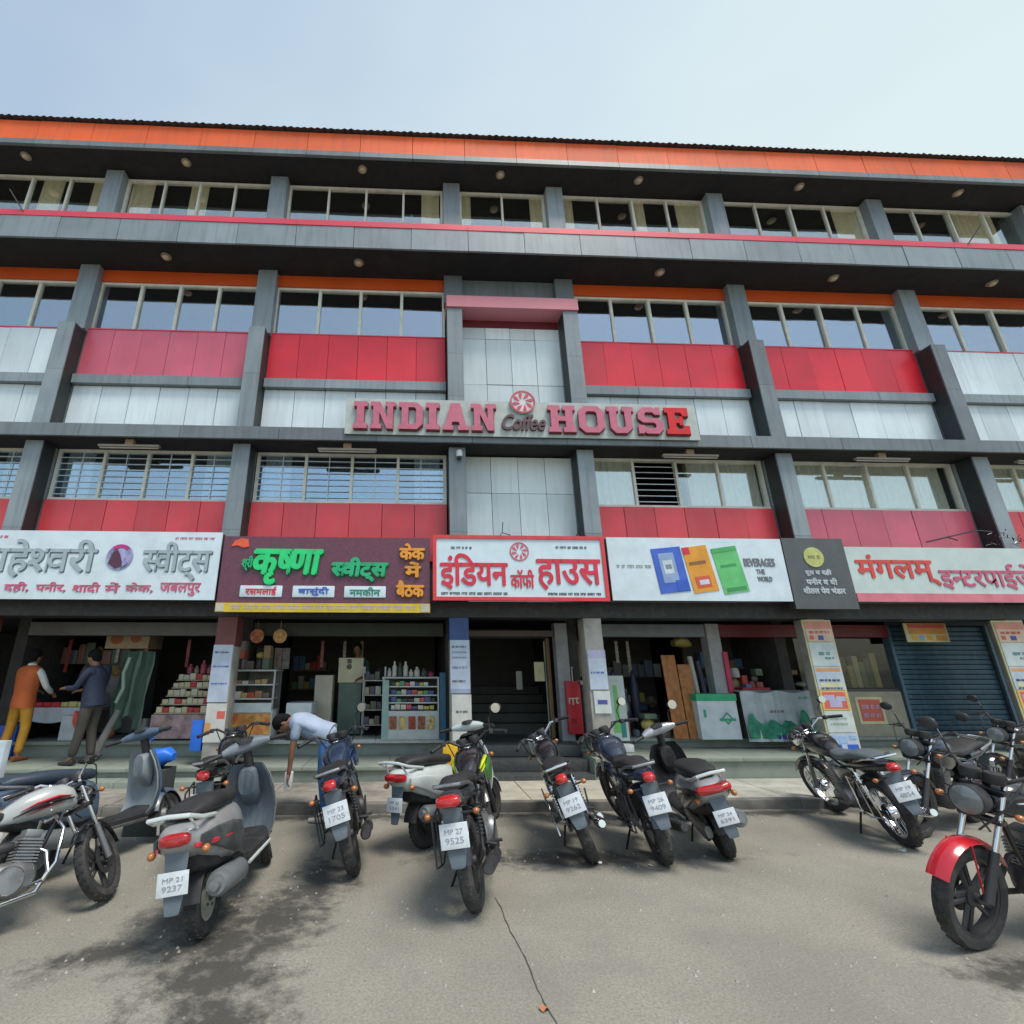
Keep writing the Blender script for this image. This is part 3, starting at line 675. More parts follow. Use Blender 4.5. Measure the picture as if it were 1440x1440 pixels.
# coffee house shop sign in Hindi
s = signboard('shop_sign', .36, 3.16, 2.68, 3.73, 7.70, mat('pale blue flex sign', (.60, .73, .79), .4, var=.05), 'red framed white sign reading the coffee house name in Hindi, over the entrance', edge=(.055, mat('red frame', (.62, .05, .06), .4)))
lettering('lettering', 'इंिडयन', .48, 1.55, 2.86, 3.42, 7.69, M_rink, s, bold=.011)
lettering('lettering', 'कॉफी', 1.60, 1.97, 2.88, 3.17, 7.69, M_rink, s, bold=.005)
lettering('lettering', 'हाउस', 2.03, 3.06, 2.86, 3.34, 7.69, M_rink, s, bold=.011)
def dancing_emblem(par, x, z, r, Y, m):
    mb = MB(); mb.lathe([(r * .88, 0), (r, 0), (r, .008), (r * .88, .008)], 26, 'y', (x, Y, z), closed=True)
    for k in range(8):
        a = k * math.pi / 4 + .2; c_, s_ = math.cos(a), math.sin(a)
        mb.prism([(x + r * .25 * c_ - r * .1 * s_, z + r * .25 * s_ + r * .1 * c_), (x + r * .7 * c_ - r * .16 * s_, z + r * .7 * s_ + r * .16 * c_), (x + r * .84 * c_, z + r * .84 * s_), (x + r * .66 * c_ + r * .12 * s_, z + r * .66 * s_ - r * .12 * c_)], Y, Y + .008)
    mb.build('round_emblem', m, par)
dancing_emblem(s, 1.76, 3.47, .155, 7.69, mat('soft red ink', (.60, .10, .14), .5))
squiggle('small_print', .65, 1.02, 3.50, 3.545, 7.694, M_ink, s, 21); squiggle('small_print', 2.36, 2.88, 3.52, 3.565, 7.694, M_ink, s, 22)
squiggle('small_print', .49, 1.54, 2.765, 2.81, 7.694, M_ink, s, 23, (4, 9)); squiggle('small_print', 2.18, 3.05, 2.765, 2.81, 7.694, M_ink, s, 24, (4, 9))
# milk products sign
s = signboard('shop_sign', 3.235, 6.20, 2.70, 3.74, 7.75, M_sw, 'white shop sign showing three tilted packets in blue, orange and green')
def packet(x, z, w_, h, tilt, m, extras):
    pk = MB(); pk.M = Matrix.Translation((x, 0, z)) @ Matrix.Rotation(R(tilt), 4, 'Y'); pk.box(-w_ / 2, w_ / 2, 7.741, 7.749, -h / 2, h / 2); o = pk.build('printed_packet', m, s)
    for i_, (a, b_, c, d, mm) in enumerate(extras):
        q = MB(); q.M = pk.M; q.box(a * w_, b_ * w_, 7.739 - .001 * i_, 7.7405 - .0002 * i_, c * h, d * h); q.build('packet_print', mm, o)
MBl = mat('packet blue', (.05, .12, .52), .4); MW_ = mat('packet white', (.55, .62, .70), .4); MO = mat('packet orange', (.68, .30, .03), .4); MGn = mat('packet green', (.12, .48, .16), .4)
packet(4.24, 3.20, .50, .74, -6, MBl, [(-.30, .22, -.28, .38, mat('packet pale blue', (.25, .36, .55), .4)), (-.2, .12, -.08, .22, MW_), (.08, .48, -.48, -.24, mat('packet deep blue', (.03, .10, .50), .4)), (-.14, .06, .02, .12, mat('packet grey', (.2, .25, .28), .4))])
packet(4.74, 3.22, .42, .76, -8, MO, [(-.5, -.22, .34, .5, M_rink), (-.38, .3, .10, .17, mat('packet brown', (.25, .12, .04), .4)), (-.32, .28, -.40, -.16, mat('packet red', (.6, .1, .06), .4)), (-.18, .2, -.34, -.24, MW_)])
packet(5.24, 3.21, .43, .76, -8, MGn, [(-.34, .3, .06, .12, mat('packet dark green', (.05, .28, .09), .4)), (-.36, .4, -.46, -.38, mat('packet dark green', (.05, .28, .09), .4)), (-.5, .5, .40, .5, mat('packet deep green', (.07, .38, .12), .4))])
squiggle('small_print', 3.36, 3.95, 3.22, 3.28, 7.746, mat('grey ink', (.30, .33, .33), .5), s, 31)
lettering('lettering', 'BEVERAGES', 5.50, 6.02, 3.27, 3.40, 7.745, mat('mid grey ink', (.17, .19, .2), .5), s, bold=.006)
lettering('lettering', 'THE', 5.68, 5.82, 3.14, 3.22, 7.745, mat('mid grey ink', (.17, .19, .2), .5), s, bold=.003); lettering('lettering', 'WORLD', 5.68, 5.92, 3.02, 3.10, 7.745, mat('mid grey ink', (.17, .19, .2), .5), s, bold=.003)
# dark grey sign with round yellow emblem
s = signboard('shop_sign', 6.215, 7.27, 2.58, 3.755, 7.74, mat('charcoal sign', (.085, .095, .10), .5), 'dark grey sign with a round yellow green emblem above three white lines')
eb = MB().lathe([(0, 0), (.168, 0), (.168, .012), (0, .012)], 26, 'y', (6.70, 7.727, 3.43)); eb.build('round_emblem', mat('yellow green', (.45, .48, .16), .5, var=.15, scale=20), s)
squiggle('emblem_print', 6.60, 6.81, 3.40, 3.46, 7.724, mat('olive ink', (.2, .22, .1), .5), s, 41)
for i, (a, b_) in enumerate(((6.50, 6.94), (6.48, 7.00), (6.40, 7.10))): lettering('lettering', ['विक्रय', 'केन्द्र', 'मिल्क पार्लर'][i] if False else ['दूध व दही', 'पनीर व घी', 'शीतल पेय भंडार'][i], a, b_, 3.115 - i * .145, 3.225 - i * .145, 7.735, mat('pale ink', (.45, .5, .52), .5), s, bold=.006)
# enterprises sign far right
s = signboard('shop_sign', 7.285, 11.9, 2.70, 3.62, 7.76, mat('aged white flex', (.50, .59, .57), .4, var=.06, dirt=(.38, .44, .42)), 'long white sign with red Hindi letters and a pink bottom band, rightmost above the shops')
lettering('lettering', 'मंगलम्', 7.42, 8.80, 2.98, 3.48, 7.75, mat('brick red ink', (.58, .06, .05), .5), s, bold=.012)
lettering('lettering', 'इ[न]टरप~ाईजेस', 8.82, 10.75, 2.92, 3.34, 7.75, M_pkink, s, bold=.007)
MB().box(7.29, 11.895, 7.745, 7.759, 2.705, 2.84).build('pink_band', mat('pink flex band', (.60, .17, .22), .45, var=.12), s)

# big coffee house name board with slab serif letters
s = signboard('name_board', -1.19, 5.22, 5.60, 6.31, 7.85, mat('aged cream board', (.42, .47, .45), .5, dirt=(.28, .31, .29)), 'long pale board with raised pink slab letters reading INDIAN Coffee HOUSE, across the centre bay', 'sign', t=.05)
M_lp = mat('faded pink letter', (.50, .13, .20), .45, var=.12, scale=9); M_ls = mat('dark letter side', (.15, .02, .03), .5); M_lr = mat('fresh red letter', (.62, .01, .012), .4)
GL = {  # block letters on a 10 x 12 grid as quads/strips (x0,x1,z0,z1) or polygons
 'I': [[(0, 0), (6, 0), (6, 2.2), (4.6, 2.2), (4.6, 9.8), (6, 9.8), (6, 12), (0, 12), (0, 9.8), (1.4, 9.8), (1.4, 2.2), (0, 2.2)]],
 'N': [[(0, 0), (4.8, 0), (4.8, 2), (3.9, 2), (3.9, 7.2), (7.2, 0), (9.8, 0), (9.8, 10), (11, 10), (11, 12), (6.4, 12), (6.4, 10), (7.3, 10), (7.3, 5.2), (4.2, 12), (0, 12), (0, 10), (1.2, 10), (1.2, 2), (0, 2)]],
 'D': [[(0, 0), (8, 0), (10.5, 2.4), (10.5, 9.6), (8, 12), (0, 12), (0, 9.8), (1.3, 9.8), (4.2, 9.8), (6.8, 9.8), (7.6, 9), (7.6, 3), (6.8, 2.2), (4.2, 2.2), (4.2, 9.79), (1.3, 9.79), (1.3, 2.2), (0, 2.2)]],
 'A': [[(0, 0), (4.6, 0), (4.6, 2), (3.8, 2), (4.25, 3.6), (7.05, 3.6), (7.5, 2), (6.7, 2), (6.7, 0), (11.3, 0), (11.3, 2), (10.2, 2), (7.7, 12), (3.6, 12), (1.1, 2), (0, 2)]],
 'H': [[(0, 0), (5, 0), (5, 2.1), (4, 2.1), (4, 5), (7, 5), (7, 2.1), (6, 2.1), (6, 0), (11, 0), (11, 2.1), (10, 2.1), (10, 9.9), (11, 9.9), (11, 12), (6, 12), (6, 9.9), (7, 9.9), (7, 7.1), (4, 7.1), (4, 9.9), (5, 9.9), (5, 12), (0, 12), (0, 9.9), (1.1, 9.9), (1.1, 2.1), (0, 2.1)]],
 'O': [[(2.4, 0), (8, 0), (10.4, 2.4), (10.4, 9.6), (8, 12), (5.2, 12), (5.2, 9.6), (6.7, 9.6), (7.5, 8.8), (7.5, 3.2), (6.7, 2.4), (3.7, 2.4), (2.9, 3.2), (2.9, 8.8), (3.7, 9.6), (5.19, 9.6), (5.19, 12), (2.4, 12), (0, 9.6), (0, 2.4)]],
 'U': [[(3, 0), (7.6, 0), (10, 2.4), (10, 9.9), (11, 9.9), (11, 12), (6.4, 12), (6.4, 9.9), (7.2, 9.9), (7.2, 3.2), (6.4, 2.4), (4.6, 2.4), (3.9, 3.2), (3.9, 9.9), (4.8, 9.9), (4.8, 12), (0, 12), (0, 9.9), (1, 9.9), (1, 2.4)]],
 'S': [[(0, 0), (2, 0), (2.4, .7), (3.4, 0), (8.2, 0), (10.2, 2), (10.2, 5.4), (8.4, 7), (4, 7), (3.1, 7.7), (3.1, 9), (3.9, 9.7), (6.4, 9.7), (7.4, 8.6), (9.6, 8.6), (9.6, 12), (7.8, 12), (7.4, 11.3), (6.4, 12), (2.6, 12), (.3, 10), (.3, 6.6), (2.2, 5), (6.6, 5), (7.4, 4.3), (7.4, 3), (6.6, 2.4), (3.6, 2.4), (2.4, 3.8), (0, 3.8)]],
 'E': [[(0, 0), (9.6, 0), (9.6, 3.8), (7.4, 3.8), (6.6, 2.2), (4.1, 2.2), (4.1, 5), (5.6, 5), (5.6, 4), (7.2, 4), (7.2, 8), (5.6, 8), (5.6, 7), (4.1, 7), (4.1, 9.8), (6.6, 9.8), (7.4, 8.2), (9.6, 8.2), (9.6, 12), (0, 12), (0, 9.8), (1.2, 9.8), (1.2, 2.2), (0, 2.2)]]}
GW = {'I': 6, 'N': 11, 'D': 10.5, 'A': 11.3, 'H': 11, 'O': 10.4, 'U': 11, 'S': 10.2, 'E': 9.6}
def tri_prism(mb, pts, y0, y1):
    bm = bmesh.new(); vs = [bm.verts.new((x, y0, z)) for x, z in pts]; f = bm.faces.new(vs); f.normal_update()
    bmesh.ops.triangulate(bm, faces=[f], ngon_method='EAR_CLIP'); bm.verts.index_update()
    tr = [[v.index for v in f.verts] for f in bm.faces]; bm.free(); n = len(pts)
    mb.add([(x, y0, z) for x, z in pts] + [(x, y1, z) for x, z in pts], [tuple(t) for t in tr] + [tuple(j + n for j in reversed(t)) for t in tr] + [(i, i + n, (i + 1) % n + n, (i + 1) % n) for i in range(n)])
def word(st, x0, x1, z0, z1, last=None):
    tot = sum(GW[c] for c in st) + 1.3 * (len(st) - 1); k = (x1 - x0) / tot; kz = (z1 - z0) / 12; x = x0
    for i, c in enumerate(st):
        P = [(x + a * k, z0 + b_ * kz) for a, b_ in GL[c][0]]
        mb = MB(); tri_prism(mb, P, 7.775, 7.80); mm = last if (last and i == len(st) - 1) else M_lp
        o = mb.build('letter', mm, s)
        mb = MB(); tri_prism(mb, [(a + .012, b_ - .018) for a, b_ in P], 7.801, 7.848); mb.build('letter_side', M_ls, o)
        x += (GW[c] + 1.3) * k
word('INDIAN', -1.04, 1.50, 5.68, 6.21); word('HOUSE', 2.44, 5.02, 5.68, 6.21, M_lr)
lettering('script_word', 'Coffee', 1.58, 2.36, 5.72, 6.02, 7.80, mat('dark script', (.10, .05, .06), .5), s, depth=.045, bold=.008, shear=.25)
MB().lathe([(0, 0), (.235, 0), (.235, .03), (0, .03)], 28, 'y', (2.0, 7.80, 6.28)).build('emblem_plate', mat('emblem white', (.58, .58, .60), .5), s)
dancing_emblem(s, 2.0, 6.28, .23, 7.788, mat('emblem red', (.55, .07, .10), .5))

# ---------------------------------------------------------------- two wheelers (x forward, y left, z up, rear axle above the origin)
_wm = {}
def wheel(parent, M, r, w_, kind, rimm, front=True):
    key = (r, w_, kind, rimm.name, front)
    if key not in _wm:
        ri = r - w_ * .82; T = MB()
        prof = [(ri, -w_ * .38), (ri + w_ * .25, -w_ * .5), (r - w_ * .22, -w_ * .5), (r - w_ * .05, -w_ * .3), (r, -w_ * .1), (r, w_ * .1), (r - w_ * .05, w_ * .3), (r - w_ * .22, w_ * .5), (ri + w_ * .25, w_ * .5), (ri, w_ * .38)]
        T.lathe(prof, 36, 'y', closed=True)
        for i in range(30):     # tread blocks
            a = 2 * math.pi * i / 30; T.M = Matrix.Rotation(a, 4, 'Y')
            for sy in (-1, 1): T.box(r - .004, r + .003, sy * w_ * .08 if sy > 0 else -w_ * .32, w_ * .32 if sy > 0 else -w_ * .08, -.011, .011)
        T.M = Matrix()
        Rm = MB(); Rm.lathe([(ri + .012, -w_ * .36), (ri - .018, -w_ * .33), (ri - .022, 0), (ri - .018, w_ * .33), (ri + .012, w_ * .36), (ri - .004, 0)], 36, 'y', closed=True)
        H = MB(); H.lathe([(0, -.055), (.03, -.055), (.034, -.03), (.06 if kind != 'disc' else .05, -.028), (.062, .02), (.03, .03), (.028, .055), (0, .055)], 20, 'y')
        if kind == 'wire':
            for i in range(28):
                a = 2 * math.pi * i / 28; b_ = a + (.32 if i % 2 else -.32); sy = .03 if i % 4 < 2 else -.03
                H.tube([(.045 * math.cos(b_), sy, .045 * math.sin(b_)), ((ri - .01) * math.cos(a), 0, (ri - .01) * math.sin(a))], .0022, 4, False)
            H.lathe([(0, .02), (.07, .02), (.078, .035), (.07, .05), (0, .052)], 20, 'y')
        elif kind == 'alloy':
            for i in range(5):
                a = 2 * math.pi * i / 5
                for da in (-.13, .13):
                    H.tube([(.03 * math.cos(a + da * 3), 0, .03 * math.sin(a + da * 3)), ((ri - .012) * math.cos(a + da), 0, (ri - .012) * math.sin(a + da))], [.014, .009], 6, False, 1.5)
        else:  # pressed steel disc of a scooter
            Rm.lathe([(ri - .018, -w_ * .30), (ri - .03, -w_ * .22), (.075, -w_ * .10), (.06, -.045), (0, -.05)], 30, 'y')
            Rm.lathe([(ri - .018, w_ * .25), (.06, w_ * .1), (0, w_ * .12)], 24, 'y')
            for i in range(5):
                a = 2 * math.pi * i / 5; H.ball((.058 * math.cos(a), -.048, .058 * math.sin(a)), .009, seg=6, rings=4)
        if kind == 'alloy' and front:
            H.lathe([(.06, -.045), (.115, -.045), (.115, -.041), (.06, -.041)], 28, 'y', closed=True)
        _wm[key] = (H.mesh('wheel', rimm if kind != 'disc' else M_dalu), Rm.mesh('rim', rimm), T.mesh('tyre', M_rubber))
    h, ri_, t = _wm[key]
    W = ob('wheel', h, parent, M); ob('rim', ri_, W); ob('tyre', t, W); return W
def arc(r, a0, a1, w_, th, c=(0, 0, 0), n=12, crown=.3):
    """mudguard: arc around the Y axis, angle from +x up"""
    mb = MB(); vs = []; m = 6
    for i in range(n + 1):
        a = R(a0 + (a1 - a0) * i / n)
        for s_ in (0, 1):
            for j in range(m + 1):
                u = -1 + 2 * j / m; rr = r - s_ * th - crown * w_ * .5 * u * u
                vs.append((c[0] + rr * math.cos(a), c[1] + u * w_ / 2, c[2] + rr * math.sin(a)))
    k = 2 * (m + 1)
    fs = []
    for i in range(n):
        A, B_ = i * k, (i + 1) * k
        for j in range(m): fs += [(A + j, A + j + 1, B_ + j + 1, B_ + j), (A + m + 1 + j, B_ + m + 1 + j, B_ + m + 2 + j, A + m + 2 + j)]
        fs += [(A, B_, B_ + m + 1, A + m + 1), (A + m, A + k - 1, B_ + k - 1, B_ + m)]
    for A in (0, n * k): fs += [(A + j, A + j + 1, A + m + 2 + j, A + m + 1 + j) for j in range(m)]
    mb.add(vs, fs, True); return mb
def steer_m(p, ax, deg): return Matrix.Translation(p) @ Matrix.Rotation(R(deg), 4, Vector(ax).normalized()) @ Matrix.Translation(-Vector(p))
PN = []
def plate(par, M, w_=.20, h=.15, seed=1):
    o = MB().box(-.004, .004, -w_ / 2, w_ / 2, -h / 2, h / 2, .003).build('number_plate', M_plate, par, M)
    PN.append(seed); r = random.Random(len(PN) * 31 + 5); RZ = Matrix.Rotation(R(-90), 4, 'Z')
    for st, z0, z1 in (('MP %d' % r.randint(18, 28), .07, .27), ('%04d' % r.randint(1000, 9899), -.30, -.06)):
        q = lettering('plate_print', st, -w_ * .32, w_ * .32, h * z0, h * z1, -.0062, M_plateink, o, depth=.0015); q.matrix_local = RZ
    return o

def motorcycle(label, loc, heading, lean, paint, paint2=None, stripe=None, steer=18, rim='alloy', rimm=None, fender=None, hl='cowl', tailm=None, chrome=True, scale=1., mirrors=(1, 1), visor=None, legguard=False, saree=True, kickstand=True, seed=1, tanks=1., shroud=None, seatm=None, wheelbase=1.27, sidem=None, lw=.05, stripe2=None, stw=1.):
    e = empty('motorcycle', loc, (R(-lean), 0, R(heading))); e.rotation_mode = 'XYZ'; e.scale = (scale,) * 3
    tag(e, label, 'motorcycle', 'motorcycles parked in front of the shops')
    rimm = rimm or M_dalu; fender = fender or paint; tailm = tailm or paint; r = .302; wb = wheelbase; seatm = seatm or M_seat; sidem = sidem or paint
    S = steer_m((wb - .27, 0, .9), (-.42, 0, .9), steer)
    T = Matrix.Translation
    wheel(e, T((0, 0, r)), r, .10, rim, rimm, False)
    wheel(e, S @ T((wb, 0, r)), r, .088, rim, rimm, True)
    ch = M_chrome if chrome else M_dalu
    # frame
    f = MB()
    f.tube([(wb - .27, 0, .95), (wb - .33, 0, .84), (.62, 0, .74), (.35, 0, .70)], .022)
    f.tube([(wb - .30, 0, .82), (wb - .42, 0, .55), (.68, 0, .24), (.35, 0, .22)], .019)
    for s_ in (-1, 1):
        f.tube([(.62, s_ * .04, .73), (.3, s_ * .10, .70), (-.05, s_ * .10, .74), (-.32, s_ * .08, .80)], .013)
        f.tube([(.35, s_ * .09, .22), (.30, s_ * .10, .45), (.05, s_ * .11, .72)], .013)
    f.build('frame', M_black, e)
    sw = MB()
    for s_ in (-1, 1): sw.tube([(.36, s_ * .08, .36), (0, s_ * .085, r), (-.06, s_ * .085, r)], [.022, .018, .016])
    sw.build('swingarm', M_black, e)
    for s_ in (-1, 1):
        sh = MB(); a, b_ = Vector((-.01, s_ * .115, .36)), Vector((.09, s_ * .115, .70)); sh.tube([a, b_], .013)
        for k in range(9):
            p = a + (b_ - a) * (.28 + .07 * k); q = p + (b_ - a) * .028; sh.tube([p, q], .028, 10)
        sh.build('shock_absorber', ch if seed % 2 else M_dalu, e)
    # engine
    en = MB(); en.loft([(.34, .34, .07, .06), (.38, .36, .115, .10), (.50, .35, .125, .125), (.66, .34, .125, .125), (.76, .34, .10, .10), (.80, .35, .05, .05)], 16, 3.2)
    en.lathe([(0, .155), (.085, .152), (.10, .13), (.10, .10)], 20, 'y', (.46, 0, .36)); en.lathe([(.10, -.10), (.10, -.135), (.085, -.158), (0, -.16)], 20, 'y', (.60, 0, .34))
    en.lathe([(.07, .10), (.07, .14), (.05, .15), (0, .15)], 18, 'y', (.66, 0, .33))
    E_ = en.build('engine', M_alu if seed % 2 else M_dalu, e)
    cy = MB(); cy.M = T((.70, 0, .43)) @ Matrix.Rotation(R(14), 4, 'Y')
    cy.box(-.055, .055, -.055, .055, 0, .2)
    for k in range(8): cy.box(-.08, .08, -.082, .082, .012 + .021 * k, .022 + .021 * k)
    cy.box(-.06, .06, -.065, .065, .18, .235, .012); cy.build('cylinder_fins', M_alu, E_)
    MB().loft([(.42, .55, .035, .03), (.48, .56, .05, .045), (.60, .57, .045, .04), (.64, .57, .03, .03)], 10).build('carburettor', M_dalu, E_)
    # exhaust
    ex = MB(); ex.tube([(.79, 0, .52), (.86, -.03, .48), (.87, -.08, .34), (.78, -.12, .22), (.5, -.14, .20), (.3, -.15, .23)], .017, 10)
    X = ex.build('exhaust_pipe', ch, e)
    ex = MB(); ex.tube([(.34, -.15, .225), (.26, -.155, .24), (.2, -.16, .25), (-.28, -.175, .33), (-.34, -.178, .34)], [.018, .034, .047, .045, .03], 14); ex.build('silencer', ch, X)
    ex = MB(); ex.tube([(.22, -.19, .265), (-.05, -.205, .31)], [.028, .028], 8, True, 1.3); ex.build('heat_shield', ch if chrome else M_bplast, X)
    # tank
    k = tanks
    tk = MB(); tk.loft([(.50, .765, .05, .05), (.56, .79, .085, .075), (.66, .825, .12 * k, .10), (.80, .85, .14 * k, .115), (.92, .855, .135 * k, .11), (1.0, .84, .10, .09), (1.045, .82, .05, .055)], 20, 2.6)
    tko = tk.build('fuel_tank', paint, e); MB().lathe([(0, .968), (.035, .968), (.04, .955), (.04, .94)], 16, 'z', (.84, 0, 0)).build('tank_cap', M_chrome, tko)
    if stripe2:
        for s_ in (-1, 1):
            st = MB(); st.tube([(.58, s_ * .09 * k, .765), (.70, s_ * .128 * k, .805), (.84, s_ * .139 * k, .835), (.99, s_ * .118 * k, .84)], [.008, .035, .05, .018], 8, True, .35); st.build('tank_band', stripe2, tko)
    if stripe:
        for s_ in (-1, 1):
            st = MB(); st.tube([(.62, s_ * .112 * k, .80), (.72, s_ * .135 * k, .84), (.86, s_ * .145 * k, .865), (.97, s_ * .128 * k, .86)], [.004, .018 * stw, .024 * stw, .008], 8, True, .4); st.build('tank_stripe', stripe, tko)
            st = MB(); st.tube([(.66, s_ * .118 * k, .765), (.78, s_ * .138 * k, .80), (.92, s_ * .137 * k, .82)], [.004, .012 * stw, .004], 8, True, .4); st.build('tank_stripe', stripe, tko)
    if shroud:
        for s_ in (-1, 1):
            MB().loft([(.72, .74, .012, .05, s_ * .15), (.86, .76, .02, .09, s_ * .165), (1.02, .78, .018, .07, s_ * .16), (1.12, .80, .008, .03, s_ * .13)], 10).build('tank_shroud', shroud, e)
    # seat and tail
    MB().loft([(-.26, .845, .075, .022), (-.2, .85, .10, .035), (-.02, .845, .118, .042), (.12, .825, .122, .042), (.2, .80, .125, .04), (.38, .775, .115, .045), (.50, .785, .08, .04), (.56, .80, .05, .025)], 16, 2.8).build('seat', seatm, e)
    MB().loft([(-.42, .80, .045, .03), (-.36, .79, .085, .045), (-.2, .77, .10, .05), (.05, .745, .105, .055), (.16, .735, .10, .04)], 14, 3).build('tail_panel', tailm, e)
    for s_ in (-1, 1): MB().loft([(.12, .66, .012, .02, s_ * .115), (.2, .64, .022, .07, s_ * .125), (.34, .62, .026, .085, s_ * .128), (.46, .64, .02, .06, s_ * .12), (.52, .66, .008, .02, s_ * .11)], 10, 3).build('side_panel', sidem, e)
    gr = MB(); gr.tube([(-.02, .12, .80), (-.25, .13, .86), (-.40, .09, .88), (-.42, 0, .885), (-.40, -.09, .88), (-.25, -.13, .86), (-.02, -.12, .80)], .013); gr.build('grab_rail', ch if chrome else M_steel, e)
    MB().loft([(-.475, .785, lw * .6, .018), (-.46, .785, lw, .032), (-.42, .79, lw * 1.05, .038), (-.38, .79, lw * .8, .03)], 12, 3).build('tail_lamp', M_lampred, e)
    # rear mudguard with plate
    arc(r + .055, 30, 168, .14, .006, (0, 0, r)).build('rear_mudguard', M_bplast if seed % 3 else fender, e)
    MB().loft([(-.44, .40, .05, .012), (-.40, .48, .07, .012), (-.37, .60, .075, .012), (-.36, .72, .08, .012)], 8).build('mud_flap', mat('grey flap', (.115, .145, .17), .5), e)
    plate(e, T((-.415, 0, .575)) @ Matrix.Rotation(R(12), 4, 'Y'), seed=seed)
    MB().box(-.405, -.39, -.03, .03, .435, .46, .004).build('reflector', M_lampred, e)
    for s_ in (-1, 1):
        ind = MB(); ind.tube([(-.38, s_ * .07, .70), (-.38, s_ * .15, .70)], .008, 6); o_ = ind.build('indicator_stalk', M_bplast, e)
        MB().ball((-.38, s_ * .175, .70), .027, 1, .9, .75, 10, 6).build('indicator', M_amber, o_)
    # front end, turned with the bars
    fk = []
    for s_ in (-1, 1):
        fb = MB(); fb.tube([(wb + .005, s_ * .085, r), (wb - .11, s_ * .085, .58)], [.028, .024], 12); o_ = fb.build('fork_leg', M_alu if chrome else M_dalu, e, S)
        MB().tube([(wb - .11, s_ * .085, .58), (wb - .275, s_ * .085, .96)], .016, 10).build('fork_tube', M_chrome, o_)
    MB().box(wb - .29, wb - .21, -.11, .11, .90, .935, .01).build('fork_yoke', M_black, e, S); MB().box(wb - .22, wb - .15, -.11, .11, .73, .76, .01).build('fork_yoke', M_black, e, S)
    arc(r + .04, 25, 152, .115, .006, (wb, 0, r)).tube([(wb, .07, r + .02), (wb + .06, .062, r + .32)], .006, 6).tube([(wb, -.07, r + .02), (wb + .06, -.062, r + .32)], .006, 6).build('front_mudguard', fender, e, S)
    hb = MB(); hb.tube([(wb - .50, .36, 1.015), (wb - .42, .30, 1.03), (wb - .33, .19, 1.045), (wb - .27, .09, .975), (wb - .265, 0, .965), (wb - .27, -.09, .975), (wb - .33, -.19, 1.045), (wb - .42, -.30, 1.03), (wb - .50, -.36, 1.015)], .012)
    HB = hb.build('handlebar', ch, e, S)
    for s_ in (-1, 1):
        MB().tube([(wb - .40, s_ * .27, 1.034), (wb - .505, s_ * .365, 1.014)], .018, 10).build('grip', M_seat, HB)
        MB().tube([(wb - .36, s_ * .24, 1.04), (wb - .34, s_ * .28, 1.035), (wb - .44, s_ * .38, 1.01)], .007, 6).box(wb - .42, wb - .36, s_ * .235 - .02, s_ * .235 + .02, 1.02, 1.06, .006).build('lever', M_dalu, HB)
    for s_, on in zip((1, -1), mirrors):
        if on:
            m_ = MB(); m_.tube([(wb - .37, s_ * .23, 1.05), (wb - .34, s_ * .25, 1.15), (wb - .37, s_ * .30, 1.21)], .006, 6); m_.ball((wb - .36, s_ * .34, 1.225), .062, .28, 1, .72, 12, 8); mo = m_.build('mirror', M_bplast, HB)
            MB().lathe([(0, -.0), (.044, 0), (.044, -.003), (0, -.003)], 16, 'x', (wb - .378, s_ * .34, 1.225)).build('mirror_glass', M_mirror, mo)
    MB().lathe([(0, .05), (.05, .045), (.058, .02), (.05, -.02), (0, -.03)], 16, 'z', (wb - .235, .06, .985)).lathe([(0, .05), (.05, .045), (.058, .02), (.05, -.02), (0, -.03)], 16, 'z', (wb - .235, -.06, .985)).build('instrument_dials', M_bplast, e, S)
    if hl == 'round':
        hd = MB(); hd.lathe([(0, -.10), (.05, -.095), (.082, -.05), (.092, .02), (.094, .05), (.088, .055)], 22, 'x', (wb - .10, 0, .86)); ho = hd.build('headlight', ch, e, S)
        MB().lathe([(.087, .052), (.07, .066), (.03, .074), (0, .076)], 22, 'x', (wb - .10, 0, .86)).build('headlight_lens', M_lens, ho)
    else:
        hd = MB(); hd.loft([(wb - .24, .93, .09, .07), (wb - .17, .90, .12, .12), (wb - .08, .875, .118, .125), (wb - .01, .85, .09, .09), (wb + .02, .84, .05, .05)], 16, 2.8); ho = hd.build('headlight_cowl', paint2 or paint, e, S)
        MB().loft([(wb - .01, .835, .075, .045), (wb + .018, .832, .06, .036), (wb + .032, .83, .03, .02)], 14, 3).build('headlight_lens', M_lens, ho)
        if visor: MB().loft([(wb - .26, 1.06, .055, .012), (wb - .2, 1.03, .08, .012), (wb - .12, .985, .09, .012), (wb - .06, .95, .06, .01)], 10).build('visor', visor, ho)
    for s_ in (-1, 1):
        ind = MB(); ind.tube([(wb - .17, s_ * .09, .82), (wb - .16, s_ * .17, .82)], .008, 6); o_ = ind.build('indicator_stalk', M_bplast, e, S)
        MB().ball((wb - .16, s_ * .195, .82), .027, 1, .9, .75, 10, 6).build('indicator', M_amber, o_)
    MB().tube([(wb - .05, .05, .70), (wb - .10, .16, .86), (wb - .22, .20, 1.02), (wb - .34, .21, 1.05)], .006, 6).tube([(wb - .30, -.03, .8), (wb - .12, -.14, .9), (wb - .20, -.2, 1.03), (wb - .34, -.22, 1.045)], .006, 6).build('control_cables', M_bplast, e, S)
    # foot controls
    pg = MB(); pg.tube([(.40, .22, .30), (.40, -.22, .30)], .012).tube([(.16, .20, .34), (.16, .12, .36)], .012).tube([(.16, -.20, .34), (.16, -.12, .36)], .012)
    pg.tube([(.55, .16, .33), (.66, .19, .33)], .009, 6).tube([(.30, -.17, .34), (.34, -.20, .48)], .009, 6); pg.build('footrest_bar', M_dalu, e)
